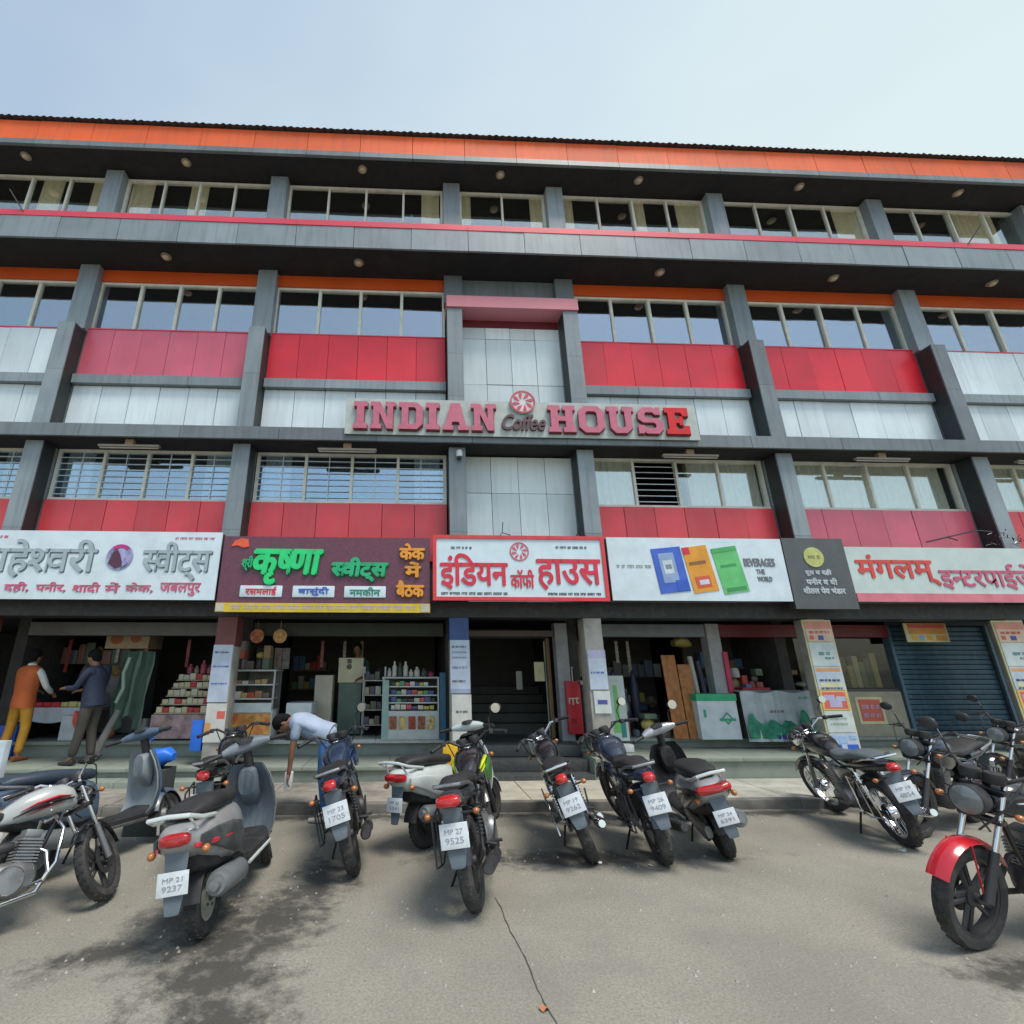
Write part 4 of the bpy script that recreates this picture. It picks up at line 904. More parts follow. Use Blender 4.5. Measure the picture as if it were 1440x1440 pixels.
    MB().box(.02, .40, .085, .105, .26, .37, .02).build('chain_cover', M_black if seed % 2 else M_steel, e)
    if kickstand:
        # side stand reaching the ground on the left
        zl = -math.tan(R(lean)) * .33; MB().tube([(.36, .12, .24), (.34, .30, zl + .01), (.36, .33, zl + .008), (.30, .33, zl + .008)], .011, 6).build('side_stand', M_black, e)
    if saree: MB().tube([(.10, .20, .66), (-.18, .20, .62), (-.22, .20, .34), (.0, .20, .30), (.12, .20, .34), (.10, .20, .66)], .008, 6).tube([(-.05, .20, .64), (-.07, .20, .31)], .006, 6).build('saree_guard', ch if chrome else M_dalu, e)
    if legguard:
        MB().tube([(.84, 0, .70), (.86, -.14, .72), (.88, -.27, .62), (.84, -.29, .40), (.78, -.26, .30), (.72, 0, .26)], .013).tube([(.84, 0, .70), (.86, .14, .72), (.88, .27, .62), (.84, .29, .40), (.78, .26, .30), (.72, 0, .26)], .013).build('leg_guard', M_chrome, e)
    return e

def scooter(label, loc, heading, lean, paint, inner, seatm=None, steer=15, rimm=None, tailm=None, lampw=.12, chromestrip=False, rail=None, seed=1, bands=None, mirrors=(0, 0), scale=1., cowlm=None):
    e = empty('scooter', loc, (R(-lean), 0, R(heading))); e.scale = (scale,) * 3
    tag(e, label, 'scooter', 'scooters parked in front of the shops')
    T = Matrix.Translation; r = .215; wb = 1.24; rimm = rimm or M_alu; seatm = seatm or M_seat; tailm = tailm or paint; rail = rail or M_steel
    S = steer_m((1.02, 0, .8), (-.42, 0, .9), steer)
    wheel(e, T((0, 0, r)), r, .10, 'disc', rimm, False); wheel(e, S @ T((wb, 0, r)), r, .095, 'disc', rimm, True)
    # rear body
    MB().loft([(-.42, .66, .06, .03), (-.38, .65, .12, .075), (-.25, .62, .165, .12), (-.05, .57, .185, .16), (.15, .54, .185, .185), (.32, .52, .16, .19), (.42, .50, .13, .17), (.46, .48, .10, .13)], 18, 2.8).build('body_shell', paint, e)
    for s_ in (-1, 1):
        MB().loft([(-.36, .63, .012, .03, s_ * .145), (-.2, .60, .02, .06, s_ * .175), (.05, .53, .022, .10, s_ * .19), (.25, .48, .016, .10, s_ * .175), (.36, .44, .006, .05, s_ * .15)], 10, 3).build('side_panel', tailm, e)
    MB().loft([(-.34, .775, .08, .022), (-.28, .78, .12, .045), (-.05, .775, .14, .055), (.1, .765, .135, .055), (.25, .745, .12, .055), (.40, .735, .09, .045), (.45, .73, .05, .025)], 16, 3).build('seat', seatm, e)
    MB().tube([(-.15, .14, .72), (-.38, .15, .76), (-.50, .12, .80), (-.52, 0, .81), (-.50, -.12, .80), (-.38, -.15, .76), (-.15, -.14, .72)], .014).tube([(-.38, .12, .70), (-.44, .09, .79)], .009, 6).tube([(-.38, -.12, .70), (-.44, -.09, .79)], .009, 6).build('grab_rail', rail, e)
    L_ = MB().loft([(-.455, .66, lampw * .6, .018), (-.435, .66, lampw, .035), (-.39, .66, lampw * 1.05, .04), (-.34, .655, lampw * .8, .03)], 12, 3).build('tail_lamp', M_lampred, e)
    if bands:
        for s_ in (-1, 1): MB().tube([(-.40, s_ * .115, .61), (-.25, s_ * .178, .59), (-.02, s_ * .205, .56)], [.008, .012, .004], 6, True, 1.6).build('stripe', bands, e)
    # rear underside, mudguard and plate
    MB().loft([(-.30, .50, .10, .05), (-.1, .46, .14, .08), (.2, .40, .13, .10), (.38, .34, .12, .08)], 12, 3).build('underbody', M_bplast, e)
    arc(r + .045, 60, 170, .15, .006, (0, 0, r), 8).build('rear_mudguard', M_bplast, e)
    MB().loft([(-.45, .29, .045, .008), (-.43, .36, .06, .01), (-.40, .5, .07, .012), (-.38, .6, .08, .014)], 8).build('mud_flap', mat('grey flap', (.115, .145, .17), .5), e)
    plate(e, T((-.438, 0, .44)) @ Matrix.Rotation(R(9), 4, 'Y'), .185, .12, seed)
    for s_ in (-1, 1): MB().ball((-.36, s_ * .165, .58), .035, 1, .7, .7, 10, 6).build('indicator', M_amber, e)
    # engine and silencer
    MB().loft([(-.06, .24, .03, .05, .10), (0, .24, .035, .09, .11), (.2, .27, .04, .085, .115), (.40, .31, .04, .08, .11), (.46, .31, .02, .04, .10)], 14, 2.6).build('engine_cover', M_alu, e)
    MB().loft([(.22, .30, .08, .08), (.36, .33, .09, .09), (.48, .33, .05, .06)], 12).build('engine', M_dalu, e)
    X = MB().tube([(.42, -.05, .22), (.30, -.12, .20), (.20, -.145, .26)], .014, 8).build('exhaust_pipe', M_dalu, e)
    MB().tube([(.26, -.15, .27), (.22, -.152, .275), (-.18, -.165, .33), (-.22, -.166, .335)], [.05, .075, .075, .06], 18).build('silencer', mat('grey silencer cover', (.20, .22, .235), .45, .3, dirt=(.08, .08, .08), dscale=9), X)
    MB().tube([(-.16, -.166, .33), (-.262, -.169, .341)], [.045, .03], 14).build('silencer_tip', M_alu, X)
    MB().tube([(-.02, .08, .26), (.08, .10, .52)], .026, 10).build('shock_absorber', M_dalu, e)
    # floor and apron
    fl = MB().loft([(.40, .30, .13, .035), (.50, .29, .17, .03), (.85, .29, .18, .03), (.98, .32, .18, .04)], 14, 5); fl.build('floorboard', M_bplast, e)
    fm = MB().tube([(.40, .175, .26), (.9, .185, .26)], .013, 6).tube([(.40, -.175, .26), (.9, -.185, .26)], .013, 6); fm.build('floor_trim', rail, e)
    def sheet(off, th, hws, pad=0):
        P = [(.93, .28), (1.0, .36), (1.035, .50), (1.03, .64), (1.005, .76), (.985, .86)]
        vs = []; m = 8
        for s_ in (0, 1):
            for (x, z), hw in zip(P, hws):
                for j in range(m + 1):
                    u = -1 + 2 * j / m; vs.append((x + off + s_ * th - .075 * abs(u) ** 2.2, u * hw, z))
        n = len(P); k = n * (m + 1); fs = []
        for i in range(n - 1):
            for j in range(m):
                a = i * (m + 1) + j; fs += [(a, a + 1, a + m + 2, a + m + 1), (a + k, a + k + m + 1, a + k + m + 2, a + k + 1)]
        for i in range(n - 1):
            for j in (0, m): a = i * (m + 1) + j; fs.append((a, a + m + 1, a + m + 1 + k, a + k))
        for j in range(m):
            for i in (0, n - 1): a = i * (m + 1) + j; fs.append((a, a + k, a + k + 1, a + 1))
        return MB().add(vs, fs, True)
    sheet(0, .02, (.17, .20, .215, .205, .18, .13)).build('apron_inner', inner, e)
    sheet(.022, .03, (.175, .205, .222, .212, .187, .136)).build('front_apron', paint, e)
    MB().loft([(.90, .72, .07, .10), (.95, .70, .09, .14), (1.0, .68, .09, .16)], 12, 3).build('glove_panel', inner, e)
    MB().tube([(.975, .0, .84), (.94, 0, .97)], .04, 10).build('steering_neck', M_bplast, e, S)
    # handlebar cowl
    hc = MB(); hc.M = Matrix.Rotation(R(90), 4, 'Z')
    hc.loft([(-.20, 1.005, .03, .025, -.90), (-.14, 1.01, .055, .042, -.925), (0, 1.015, .085, .062, -.955), (.14, 1.01, .055, .042, -.925), (.20, 1.005, .03, .025, -.90)], 14, 2.6)
    HC = hc.build('handlebar_cowl', cowlm or paint, e, S)
    MB().loft([(1.0, .995, .075, .045), (1.035, .985, .06, .038), (1.05, .98, .03, .02)], 12, 2.6).build('headlight_lens', M_lens, HC)
    MB().loft([(.85, 1.045, .05, .01), (.90, 1.06, .075, .02), (.95, 1.07, .05, .012)], 10).build('speedometer', M_bplast, HC)
    for s_ in (-1, 1):
        MB().tube([(.90, s_ * .19, 1.005), (.845, s_ * .345, .995)], .018, 10).build('grip', M_seat, HC)
        MB().tube([(.93, s_ * .18, 1.005), (.925, s_ * .25, 1.0), (.87, s_ * .345, .985)], .007, 6).build('brake_lever', M_steel, HC)
        if mirrors[0 if s_ > 0 else 1]:
            m_ = MB().tube([(.92, s_ * .17, 1.03), (.92, s_ * .20, 1.14), (.90, s_ * .25, 1.19)], .006, 6).ball((.90, s_ * .28, 1.21), .06, .28, 1, .72, 12, 8).build('mirror', M_bplast, HC)
            MB().lathe([(0, 0), (.05, 0), (.05, -.003), (0, -.003)], 16, 'x', (.883, s_ * .28, 1.21)).build('mirror_glass', M_mirror, m_)
    # front wheel parts
    arc(r + .04, 5, 165, .13, .008, (wb, 0, r), 12, .6).build('front_mudguard', paint, e, S)
    for s_ in (-1, 1): MB().tube([(wb, s_ * .07, r), (wb - .04, s_ * .06, .36), (1.09, s_ * .03, .55)], .016, 8).build('fork_leg', M_dalu, e, S)
    zl = -math.tan(R(lean)) * .26
    MB().tube([(.42, .10, .22), (.40, .24, zl + .01), (.44, .27, zl + .008)], .011, 6).build('side_stand', M_black, e)
    return e

P_blk = mat('gloss black', (.012, .012, .015), .22, coat=.7, dirt=(.08, .08, .08), dirt_amt=.3, dscale=6)
P_blue = mat('dark blue paint', (.015, .03, .10), .22, coat=.7)
P_navy = mat('blue black paint', (.02, .035, .07), .25, coat=.6, dirt=(.1, .1, .1), dirt_amt=.3)
P_white = mat('white paint', (.55, .61, .60), .25, coat=.6, dirt=(.3, .3, .28), dirt_amt=.4, dscale=6)
P_silver = mat('silver paint', (.42, .44, .46), .28, .4, coat=.5, dirt=(.2, .2, .19), dirt_amt=.4, dscale=6)
P_silver2 = mat('worn silver paint', (.34, .345, .35), .32, .2, coat=.4, dirt=(.12, .12, .11), dirt_amt=.6, dscale=6)
P_red = mat('red paint', (.50, .012, .025), .22, coat=.7)
P_rstripe = mat('red stripe', (.55, .03, .05), .3, coat=.5)
P_bgrey = mat('blue grey paint', (.07, .11, .17), .35, coat=.4, dirt=(.2, .2, .19), dirt_amt=.35, dscale=6)
P_inner = mat('grey scooter plastic', (.24, .28, .30), .55, dirt=(.12, .12, .11), dirt_amt=.4, dscale=6, streak=True)
P_inner2 = mat('dusty dark plastic', (.085, .11, .135), .6, dirt=(.22, .24, .25), dirt_amt=.45, dscale=5, streak=True)
P_neon = mat('neon yellow decal', (.55, .68, .03), .35)
P_green = mat('deep green decal', (.06, .16, .04), .35)
P_dseat = mat('dusty seat', (.10, .12, .14), .6, dirt=(.2, .21, .21), dscale=6)

bk = []
bk.append(motorcycle('black motorcycle with white and red striped tank, cut by the left edge', (-2.98, 3.56, 0), 52, 14, mat('off white tank', (.40, .42, .41), .25, coat=.6), stw=1.5, stripe=P_rstripe, stripe2=mat('black tank band', (.02, .02, .025), .25, coat=.6), steer=44, rim='alloy', rimm=M_dalu, fender=P_blk, hl='round', legguard=True, scale=.87, tailm=P_blk, seed=1, mirrors=(0, 0), sidem=mat('white tank band', (.5, .52, .5), .25)))
bk.append(motorcycle('black motorcycle with red tail lamp half hidden behind the front grey scooter', (-1.74, 5.2, 0), 98, 5, P_blk, steer=8, seed=4, mirrors=(0, 0), chrome=False))
bk.append(motorcycle('blue black motorcycle with rear plate facing the road beside the bending man', (-.43, 4.94, 0), 94, 17, P_navy, stripe=P_blue, steer=-6, seed=2, chrome=False, shroud=P_blue, mirrors=(0, 1)))
bk.append(motorcycle('black motorcycle with neon yellow marks, nearest the camera in the middle row', (.52, 4.24, 0), 76, 10, P_blk, stripe=P_neon, steer=12, seed=3, chrome=False, shroud=P_green, tailm=mat('dark grey tail', (.06, .07, .08), .35, coat=.4), visor=M_black, mirrors=(0, 1), lw=.085))
bk.append(motorcycle('small black motorcycle with pale cowl parked in front of the entrance steps', (1.70, 5.14, 0), 80, 21, P_blk, paint2=mat('pale blue cowl', (.25, .33, .38), .3, coat=.4), stripe=None, steer=18, seed=5, chrome=True, mirrors=(0, 0)))
bk.append(motorcycle('dark blue black motorcycle with white plate between the entrance and the silver scooter', (2.31, 5.05, 0), 82, 13, P_navy, stripe=None, steer=14, seed=6, chrome=False, mirrors=(0, 1), tanks=1.05))
bk.append(motorcycle('black motorcycle with wire wheels and dusty seat standing alone right of the silver scooter', (4.93, 5.39, 0), 76, 15, P_blk, steer=14, rim='wire', rimm=M_chrome, fender=P_blk, hl='round', seed=7, seatm=P_dseat, tailm=P_blk, mirrors=(0, 1), saree=True, stripe=None))
bk.append(motorcycle('black sports motorcycle with blue tank highlights in the right hand group', (6.45, 6.15, 0), 203, 9, P_navy, steer=-8, seed=8, chrome=False, tanks=1.12, shroud=P_blk, mirrors=(1, 1), hl='round'))
bk.append(motorcycle('dark motorcycle with round headlight at the back of the right hand group', (8.75, 7.55 - .6, 0), 190, 8, P_blk, hl='round', steer=5, seed=10, chrome=False, mirrors=(1, 1)))
bk.append(motorcycle('motorcycle with bright red front mudguard cut by the right edge', (4.80, 3.78, 0), 189, 8, P_blk, paint2=mat('dark teal cowl', (.05, .075, .08), .25, coat=.6), stripe=mat('pale stripe', (.5, .55, .58), .3), steer=6, seed=12, chrome=False, fender=P_red, mirrors=(1, 1), hl='round'))
scooter('blue grey scooter with pale leg shield standing sideways at left', (-3.05, 4.80, 0), 64, 7, P_bgrey, P_inner, seatm=mat('navy seat', (.03, .045, .07), .5), steer=20, seed=1)
scooter('silver white scooter with red bands and dusty black leg shield, nearest the camera at left', (-1.32, 3.95, 0), 89, 8, P_silver2, P_inner2, steer=22, tailm=mat('dusty black panel', (.05, .055, .06), .45, dirt=(.18, .18, .17), dirt_amt=.4, dscale=6), cowlm=mat('dusty blue grey cowl', (.15, .18, .21), .5, dirt=(.26, .27, .27), dscale=6), rimm=mat('dusty pale rim', (.36, .37, .31), .6, .2, dirt=(.2, .19, .15)), rail=P_white, bands=P_rstripe, lampw=.09, seed=2)
scooter('white scooter parked aslant behind the neon marked motorcycle', (.19, 5.54, 0), 50, 5, P_white, P_inner, steer=10, rimm=M_dalu, rail=P_white, seed=3)
scooter('silver and black scooter with big red tail lamp, right of the dark blue motorcycle', (2.98, 5.18, 0), 78, 15, P_silver, M_bplast, steer=10, rail=P_white, lampw=.15, seed=4, rimm=M_dalu, mirrors=(0, 1), tailm=P_blk)

# ---------------------------------------------------------------- people
def skin(name, joints, edges, root, m, parent=None, sub=1, sx=1.):
    names = list(joints); me = bpy.data.meshes.new(name)
    me.from_pydata([joints[k][0] for k in names], [(names.index(a), names.index(b)) for a, b in edges], [])
    o = bpy.data.objects.new(name, me); COL.objects.link(o)
    md = o.modifiers.new('s', 'SKIN'); md.use_smooth_shade = True
    for i, k in enumerate(names):
        r_ = joints[k][1]; sv_ = me.skin_vertices[0].data[i]
        sv_.radius = (r_, r_) if not isinstance(r_, tuple) else r_; sv_.use_root = (k == root)
    if sub: sb = o.modifiers.new('u', 'SUBSURF'); sb.levels = sub; sb.render_levels = sub
    dg = bpy.context.evaluated_depsgraph_get(); dg.update()
    nm = bpy.data.meshes.new_from_object(o.evaluated_get(dg)); o.modifiers.clear(); o.data = nm; bpy.data.meshes.remove(me)
    nm.materials.clear(); nm.materials.append(m); nm.polygons.foreach_set('use_smooth', [True] * len(nm.polygons))
    if parent: o.parent = parent
    return o
def person(label, loc, face, J, mats, scale=1., hair='short', long_sleeve=True, vest=None, group=None):
    """J: joint positions, x forward, y left; keys hip chest neck head sh el ha kn an for L and R"""
    e = empty('person', loc, (0, 0, R(face))); e.scale = (scale,) * 3; tag(e, label, 'person', group)
    V = lambda k: Vector(J[k])
    j = {'hip': (V('hip'), (.12, .095)), 'belly': ((V('hip') * .55 + V('chest') * .45), (.115, .09)), 'chest': (V('chest'), (.135, .10)), 'neck': (V('neck'), .05), 'head': (V('head'), .075), 'crown': (V('head') + (V('head') - V('neck')).normalized() * .09, .062)}
    ed = [('hip', 'belly'), ('belly', 'chest'), ('chest', 'neck'), ('neck', 'head'), ('head', 'crown')]
    fw = Vector((1, 0, 0))
    for s_ in 'LR':
        sh, el, ha = V('sh' + s_), V('el' + s_), V('ha' + s_)
        j['sh' + s_] = (sh, .05); j['el' + s_] = (el, .036); j['wr' + s_] = (ha, .025)
        d = (ha - el).normalized(); sd_ = d.cross(Vector((0, 0, 1)));
        if sd_.length < .2: sd_ = d.cross(Vector((1, 0, 0)))
        sd_.normalize(); up = sd_.cross(d)
        j['pa' + s_] = (ha + d * .06, .026); ed += [('chest', 'sh' + s_), ('sh' + s_, 'el' + s_), ('el' + s_, 'wr' + s_), ('wr' + s_, 'pa' + s_)]
        for q, (off, ln) in enumerate(((-.024, .066), (-.008, .076), (.008, .072), (.024, .056))):
            a = ha + d * .085 + sd_ * off; b_ = a + d * ln * .55 - up * .008; c = b_ + d * ln * .35 - up * .022
            j['f%da' % q + s_] = (a, .010); j['f%db' % q + s_] = (b_, .009); j['f%dc' % q + s_] = (c, .008)
            ed += [('pa' + s_, 'f%da' % q + s_), ('f%da' % q + s_, 'f%db' % q + s_), ('f%db' % q + s_, 'f%dc' % q + s_)]
        a = ha + d * .03 - sd_ * .035; b_ = a + d * .035 - sd_ * .02 - up * .012
        j['t1' + s_] = (a, .011); j['t2' + s_] = (b_, .009); ed += [('wr' + s_, 't1' + s_), ('t1' + s_, 't2' + s_)]
        kn, an = V('kn' + s_), V('an' + s_); hj = V('hip') + Vector((0, .09 if s_ == 'L' else -.09, -.06))
        j['hj' + s_] = (hj, .085); j['kn' + s_] = (kn, .055); j['an' + s_] = (an, .038); j['ba' + s_] = (an + Vector((.09, 0, -.05)), .032); j['to' + s_] = (an + Vector((.15, 0, -.055)), .024)
        ed += [('hip', 'hj' + s_), ('hj' + s_, 'kn' + s_), ('kn' + s_, 'an' + s_), ('an' + s_, 'ba' + s_), ('ba' + s_, 'to' + s_)]
    skin('body', j, ed, 'hip', M_skin, e, 1)
    # clothes follow the same joints a little wider
    tr = {'hip': (V('hip'), (.135, .11)), 'w': (V('hip') + (V('chest') - V('hip')).normalized() * .08, (.13, .105))}; te = [('hip', 'w')]
    for s_ in 'LR':
        hj = V('hip') + Vector((0, .09 if s_ == 'L' else -.09, -.06)); kn, an = V('kn' + s_), V('an' + s_)
        tr['hj' + s_] = (hj, .105); tr['th' + s_] = ((hj + kn) / 2, .092); tr['kn' + s_] = (kn, .074); tr['ca' + s_] = ((kn + an) / 2, .068); tr['an' + s_] = (an + Vector((0, 0, .02)), .062)
        te += [('hip', 'hj' + s_), ('hj' + s_, 'th' + s_), ('th' + s_, 'kn' + s_), ('kn' + s_, 'ca' + s_), ('ca' + s_, 'an' + s_)]
    skin('trousers', tr, te, 'hip', mats[1], e)
    st = {'a0': (V('hip') - (V('chest') - V('hip')).normalized() * .07, (.15, .125)), 'a': (V('hip') * .95 + V('chest') * .05, (.15, .125)), 'b': ((V('hip') * .55 + V('chest') * .45), (.138, .112)), 'c': (V('chest'), (.158, .122)), 'n': ((V('chest') * .35 + V('neck') * .65), (.078, .075))}
    se = [('a0', 'a'), ('a', 'b'), ('b', 'c'), ('c', 'n')]
    for s_ in 'LR':
        sh, el, ha = V('sh' + s_), V('el' + s_), V('ha' + s_); st['s' + s_] = (sh, .068); se += [('c', 's' + s_)]
        if long_sleeve: st['e' + s_] = (el, .052); st['w' + s_] = (ha, .04); se += [('s' + s_, 'e' + s_), ('e' + s_, 'w' + s_)]
        else: st['e' + s_] = (sh * .3 + el * .7, .062); se += [('s' + s_, 'e' + s_)]
    skin('shirt', st, se, 'b', mats[0], e)
    if not vest:
        dv = (V('neck') - V('hip')).normalized(); yv = Vector((0, 1, 0)); cv = dv.cross(yv).normalized(); hp = V('hip')
        q = MB(); q.M = Matrix(((dv.x, yv.x, cv.x, hp.x), (dv.y, yv.y, cv.y, hp.y), (dv.z, yv.z, cv.z, hp.z), (0, 0, 0, 1)))
        lo = -.10 if dv.z > .6 else -.02
        q.loft([(lo, 0, .172, .14), (.02, 0, .17, .138), (.14, 0, .158, .125), (.28, 0, .172, .132), (.37, 0, .188, .13), (.43, 0, .19, .112), (.475, 0, .14, .09), (.51, 0, .075, .065)], 20, 2.4); q.build('shirt_body', mats[0], e)
    if vest:
        q = MB(); q.M = Matrix(((0, 0, 1, 0), (0, 1, 0, 0), (1, 0, 0, 0), (0, 0, 0, 1)))
        q.loft([(.80, .0, .175, .135), (.90, .0, .178, .14), (1.02, 0, .165, .132), (1.18, 0, .182, .14), (1.30, .0, .20, .142), (1.38, .0, .215, .128), (1.425, .0, .17, .105), (1.455, 0, .095, .075), (1.46, 0, .06, .05)], 20, 2.3); q.build('vest', vest, e)
        q = MB(); q.lathe([(.045, 1.44), (.068, 1.45), (.062, 1.49), (.05, 1.485)], 16, 'z', (.01, 0, 0)); q.build('collar', mats[0], e)
    # head: cranium, face, ears, hair
    hd, nk = V('head'), V('neck'); up = (hd - nk).normalized(); f = Vector(J.get('look', (1, 0, 0))).normalized(); f = (f - up * f.dot(up)).normalized(); lf = up.cross(f)
    Mh = Matrix((( f.x, lf.x, up.x, hd.x), (f.y, lf.y, up.y, hd.y), (f.z, lf.z, up.z, hd.z), (0, 0, 0, 1)))
    h = MB(); h.M = Mh; h.ball((0, 0, .035), .098, 1, .8, 1.12, 16, 12); h.ball((.03, 0, -.03), .07, .85, .78, 1.0, 12, 8)
    h.loft([(.09, .01, .012, .018), (.11, -.002, .016, .012), (.118, -.008, .012, .008)], 8); h.ball((.088, 0, -.045), .018, .6, 1.3, .45, 8, 6)
    for s_ in (-1, 1): h.ball((0, s_ * .08, .0), .026, .6, .35, 1, 8, 6)
    h.build('head', M_skin, e)
    ey = MB(); ey.M = Mh
    for s_ in (-1, 1): ey.ball((.086, s_ * .03, .03), .010, .6, 1, .7, 8, 6)
    ey.build('eyes', M_black, e)
    hr = MB(); hr.M = Mh; hr.ball((-.018, 0, .058), .104, .98, .86, 1.02, 16, 12); hr.ball((-.04, 0, .0), .085, .8, .9, .9, 12, 8); hr.build('hair', mats[3] if len(mats) > 3 else M_hair, e)
    for s_ in 'LR':
        a = V('an' + s_); MB().loft([(a.x - .07, a.z - .035, .036, .035, a.y), (a.x, a.z - .04, .042, .042, a.y), (a.x + .1, a.z - .055, .045, .028, a.y), (a.x + .19, a.z - .06, .032, .02, a.y)], 12, 2.8).build('shoe', mats[2], e)
    return e
def stand(**k):
    J = dict(hip=(0, 0, .93), chest=(0, 0, 1.28), neck=(.01, 0, 1.46), head=(.03, 0, 1.57), shL=(0, .19, 1.38), shR=(0, -.19, 1.38), elL=(.03, .24, 1.10), elR=(.03, -.24, 1.10), haL=(.18, .2, .93), haR=(.18, -.2, .93), knL=(.03, .10, .50), knR=(.03, -.10, .50), anL=(-.01, .11, .085), anR=(-.01, -.11, .085)); J.update(k); return J
M_shoe = mat('dark shoe', (.03, .025, .02), .5); M_shoeb = mat('brown shoe', (.22, .08, .03), .6)
person('man in orange vest and mustard trousers at the far left table, back turned', (-6.13, 8.62, .30), 78,
       stand(elL=(.12, .27, 1.14), elR=(.10, -.27, 1.12), haL=(.33, .17, 1.06), haR=(.30, -.20, 1.02), anL=(-.02, .20, .085), anR=(.02, -.09, .085), knL=(.03, .16, .50), knR=(.05, -.10, .50)),
       [mat('white sleeve', (.6, .62, .58), .8), mat('mustard trousers', (.50, .25, .025), .8, bump=.6, bscale=11), M_shoeb], .97, vest=mat('orange vest', (.50, .115, .03), .8, bump=.3))
person('man in dark navy jacket and brown trousers standing sideways beside the hanging green tarpaulin', (-4.86, 8.3, .30), 165,
       stand(chest=(.03, 0, 1.28), neck=(.08, 0, 1.44), head=(.13, 0, 1.54), look=(1, .1, -.3), elL=(.12, .25, 1.10), haL=(.38, .17, 1.10), elR=(.10, -.25, 1.10), haR=(.36, -.12, 1.06), anL=(.10, .1, .085), anR=(-.05, -.1, .085)),
       [mat('navy jacket', (.02, .03, .06), .8, bump=.8, bscale=12), mat('brown grey trousers', (.06, .054, .047), .85, bump=.8, bscale=12), M_shoe], .98)
person('man in light blue shirt and jeans bending forward between two parked motorcycles', (-.95, 6.5, .0), 172,
       dict(hip=(0, 0, .90), chest=(.30, 0, 1.06), neck=(.44, 0, 1.06), head=(.56, 0, 1.03), look=(.35, 0, -1), shL=(.34, .18, 1.03), shR=(.34, -.18, 1.03), elL=(.38, .20, .76), elR=(.14, -.24, .80), haL=(.40, .17, .52), haR=(.16, -.22, .62), knL=(.02, .10, .49), knR=(.03, -.10, .49), anL=(-.04, .11, .085), anR=(-.08, -.13, .085)),
       [mat('light blue shirt', (.32, .39, .50), .8, bump=.8, bscale=13), mat('blue jeans', (.045, .14, .32), .8, var=.3, scale=14, bump=.8, bscale=12), mat('white shoe', (.5, .48, .46), .6)], 1.0, long_sleeve=False)
tag(MB().loft([(-1.385, .50, .035, .02, 6.42), (-1.38, .45, .04, .03, 6.42), (-1.375, .35, .035, .03, 6.42)], 8).box(-1.42, -1.33, 6.38, 6.45, .33, .52, .012).build('white_cloth', mat('white cloth', (.65, .66, .66), .9, bump=.5)), 'white folded cloth held low by the bending man', 'cloth')
person('shop worker in dark green shirt standing in the shadow behind the sweet shop counter', (-1.0, 10.0, .5), -100, stand(elL=(.12, .25, 1.12), haL=(.3, .15, 1.05)), [mat('dark green shirt', (.05, .10, .085), .9), mat('dark trousers', (.05, .035, .03), .9), M_shoe], .95)
person('dim figure in mauve shirt behind the far left table inside the shop', (-6.05, 10.3, .5), -85, stand(haL=(.32, .1, 1.0), haR=(.3, -.12, 1.0), elL=(.14, .24, 1.08), elR=(.14, -.24, 1.08)), [mat('mauve shirt', (.22, .17, .2), .9), mat('dark trousers', (.05, .035, .03), .9), M_shoe], .95)
M_glass2 = glass('dusty shop glass', (.85, .85, .8), (.6, .65, .7), .05)

# ---------------------------------------------------------------- posters on the ground floor pillars
def poster(x0, x1, z0, z1, Y, m, label, blocks, cat='poster', lines=()):
    e = MB().box(x0, x1, Y, Y + .012, z0, z1).build('poster', m); tag(e, label, cat)
    for i_, (a, b_, c, d, mm) in enumerate(blocks):
        MB().box(x0 + (x1 - x0) * a, x0 + (x1 - x0) * b_, Y - .002 - .0008 * i_, Y - .0005 - .0001 * i_, z0 + (z1 - z0) * c, z0 + (z1 - z0) * d).build('printed_block', mm, e)
    for (a, b_, c, d, mm, sd_) in lines:
        squiggle('small_print', x0 + (x1 - x0) * a, x0 + (x1 - x0) * b_, z0 + (z1 - z0) * c, z0 + (z1 - z0) * d, Y - .0065, mm, e, sd_)
    return e
Wp = mat('poster white', (.52, .58, .56), .6); Yp = mat('poster pale yellow', (.62, .58, .32), .6); Rp = mat('poster red', (.6, .12, .09), .6); Lp = mat('poster lilac', (.42, .42, .58), .6)
Bp = mat('poster blue', (.03, .12, .5), .6); Lb = mat('poster light blue', (.30, .45, .68), .6); Op = mat('poster orange', (.65, .3, .1), .6); Pb = mat('poster pale blue', (.45, .52, .62), .6)
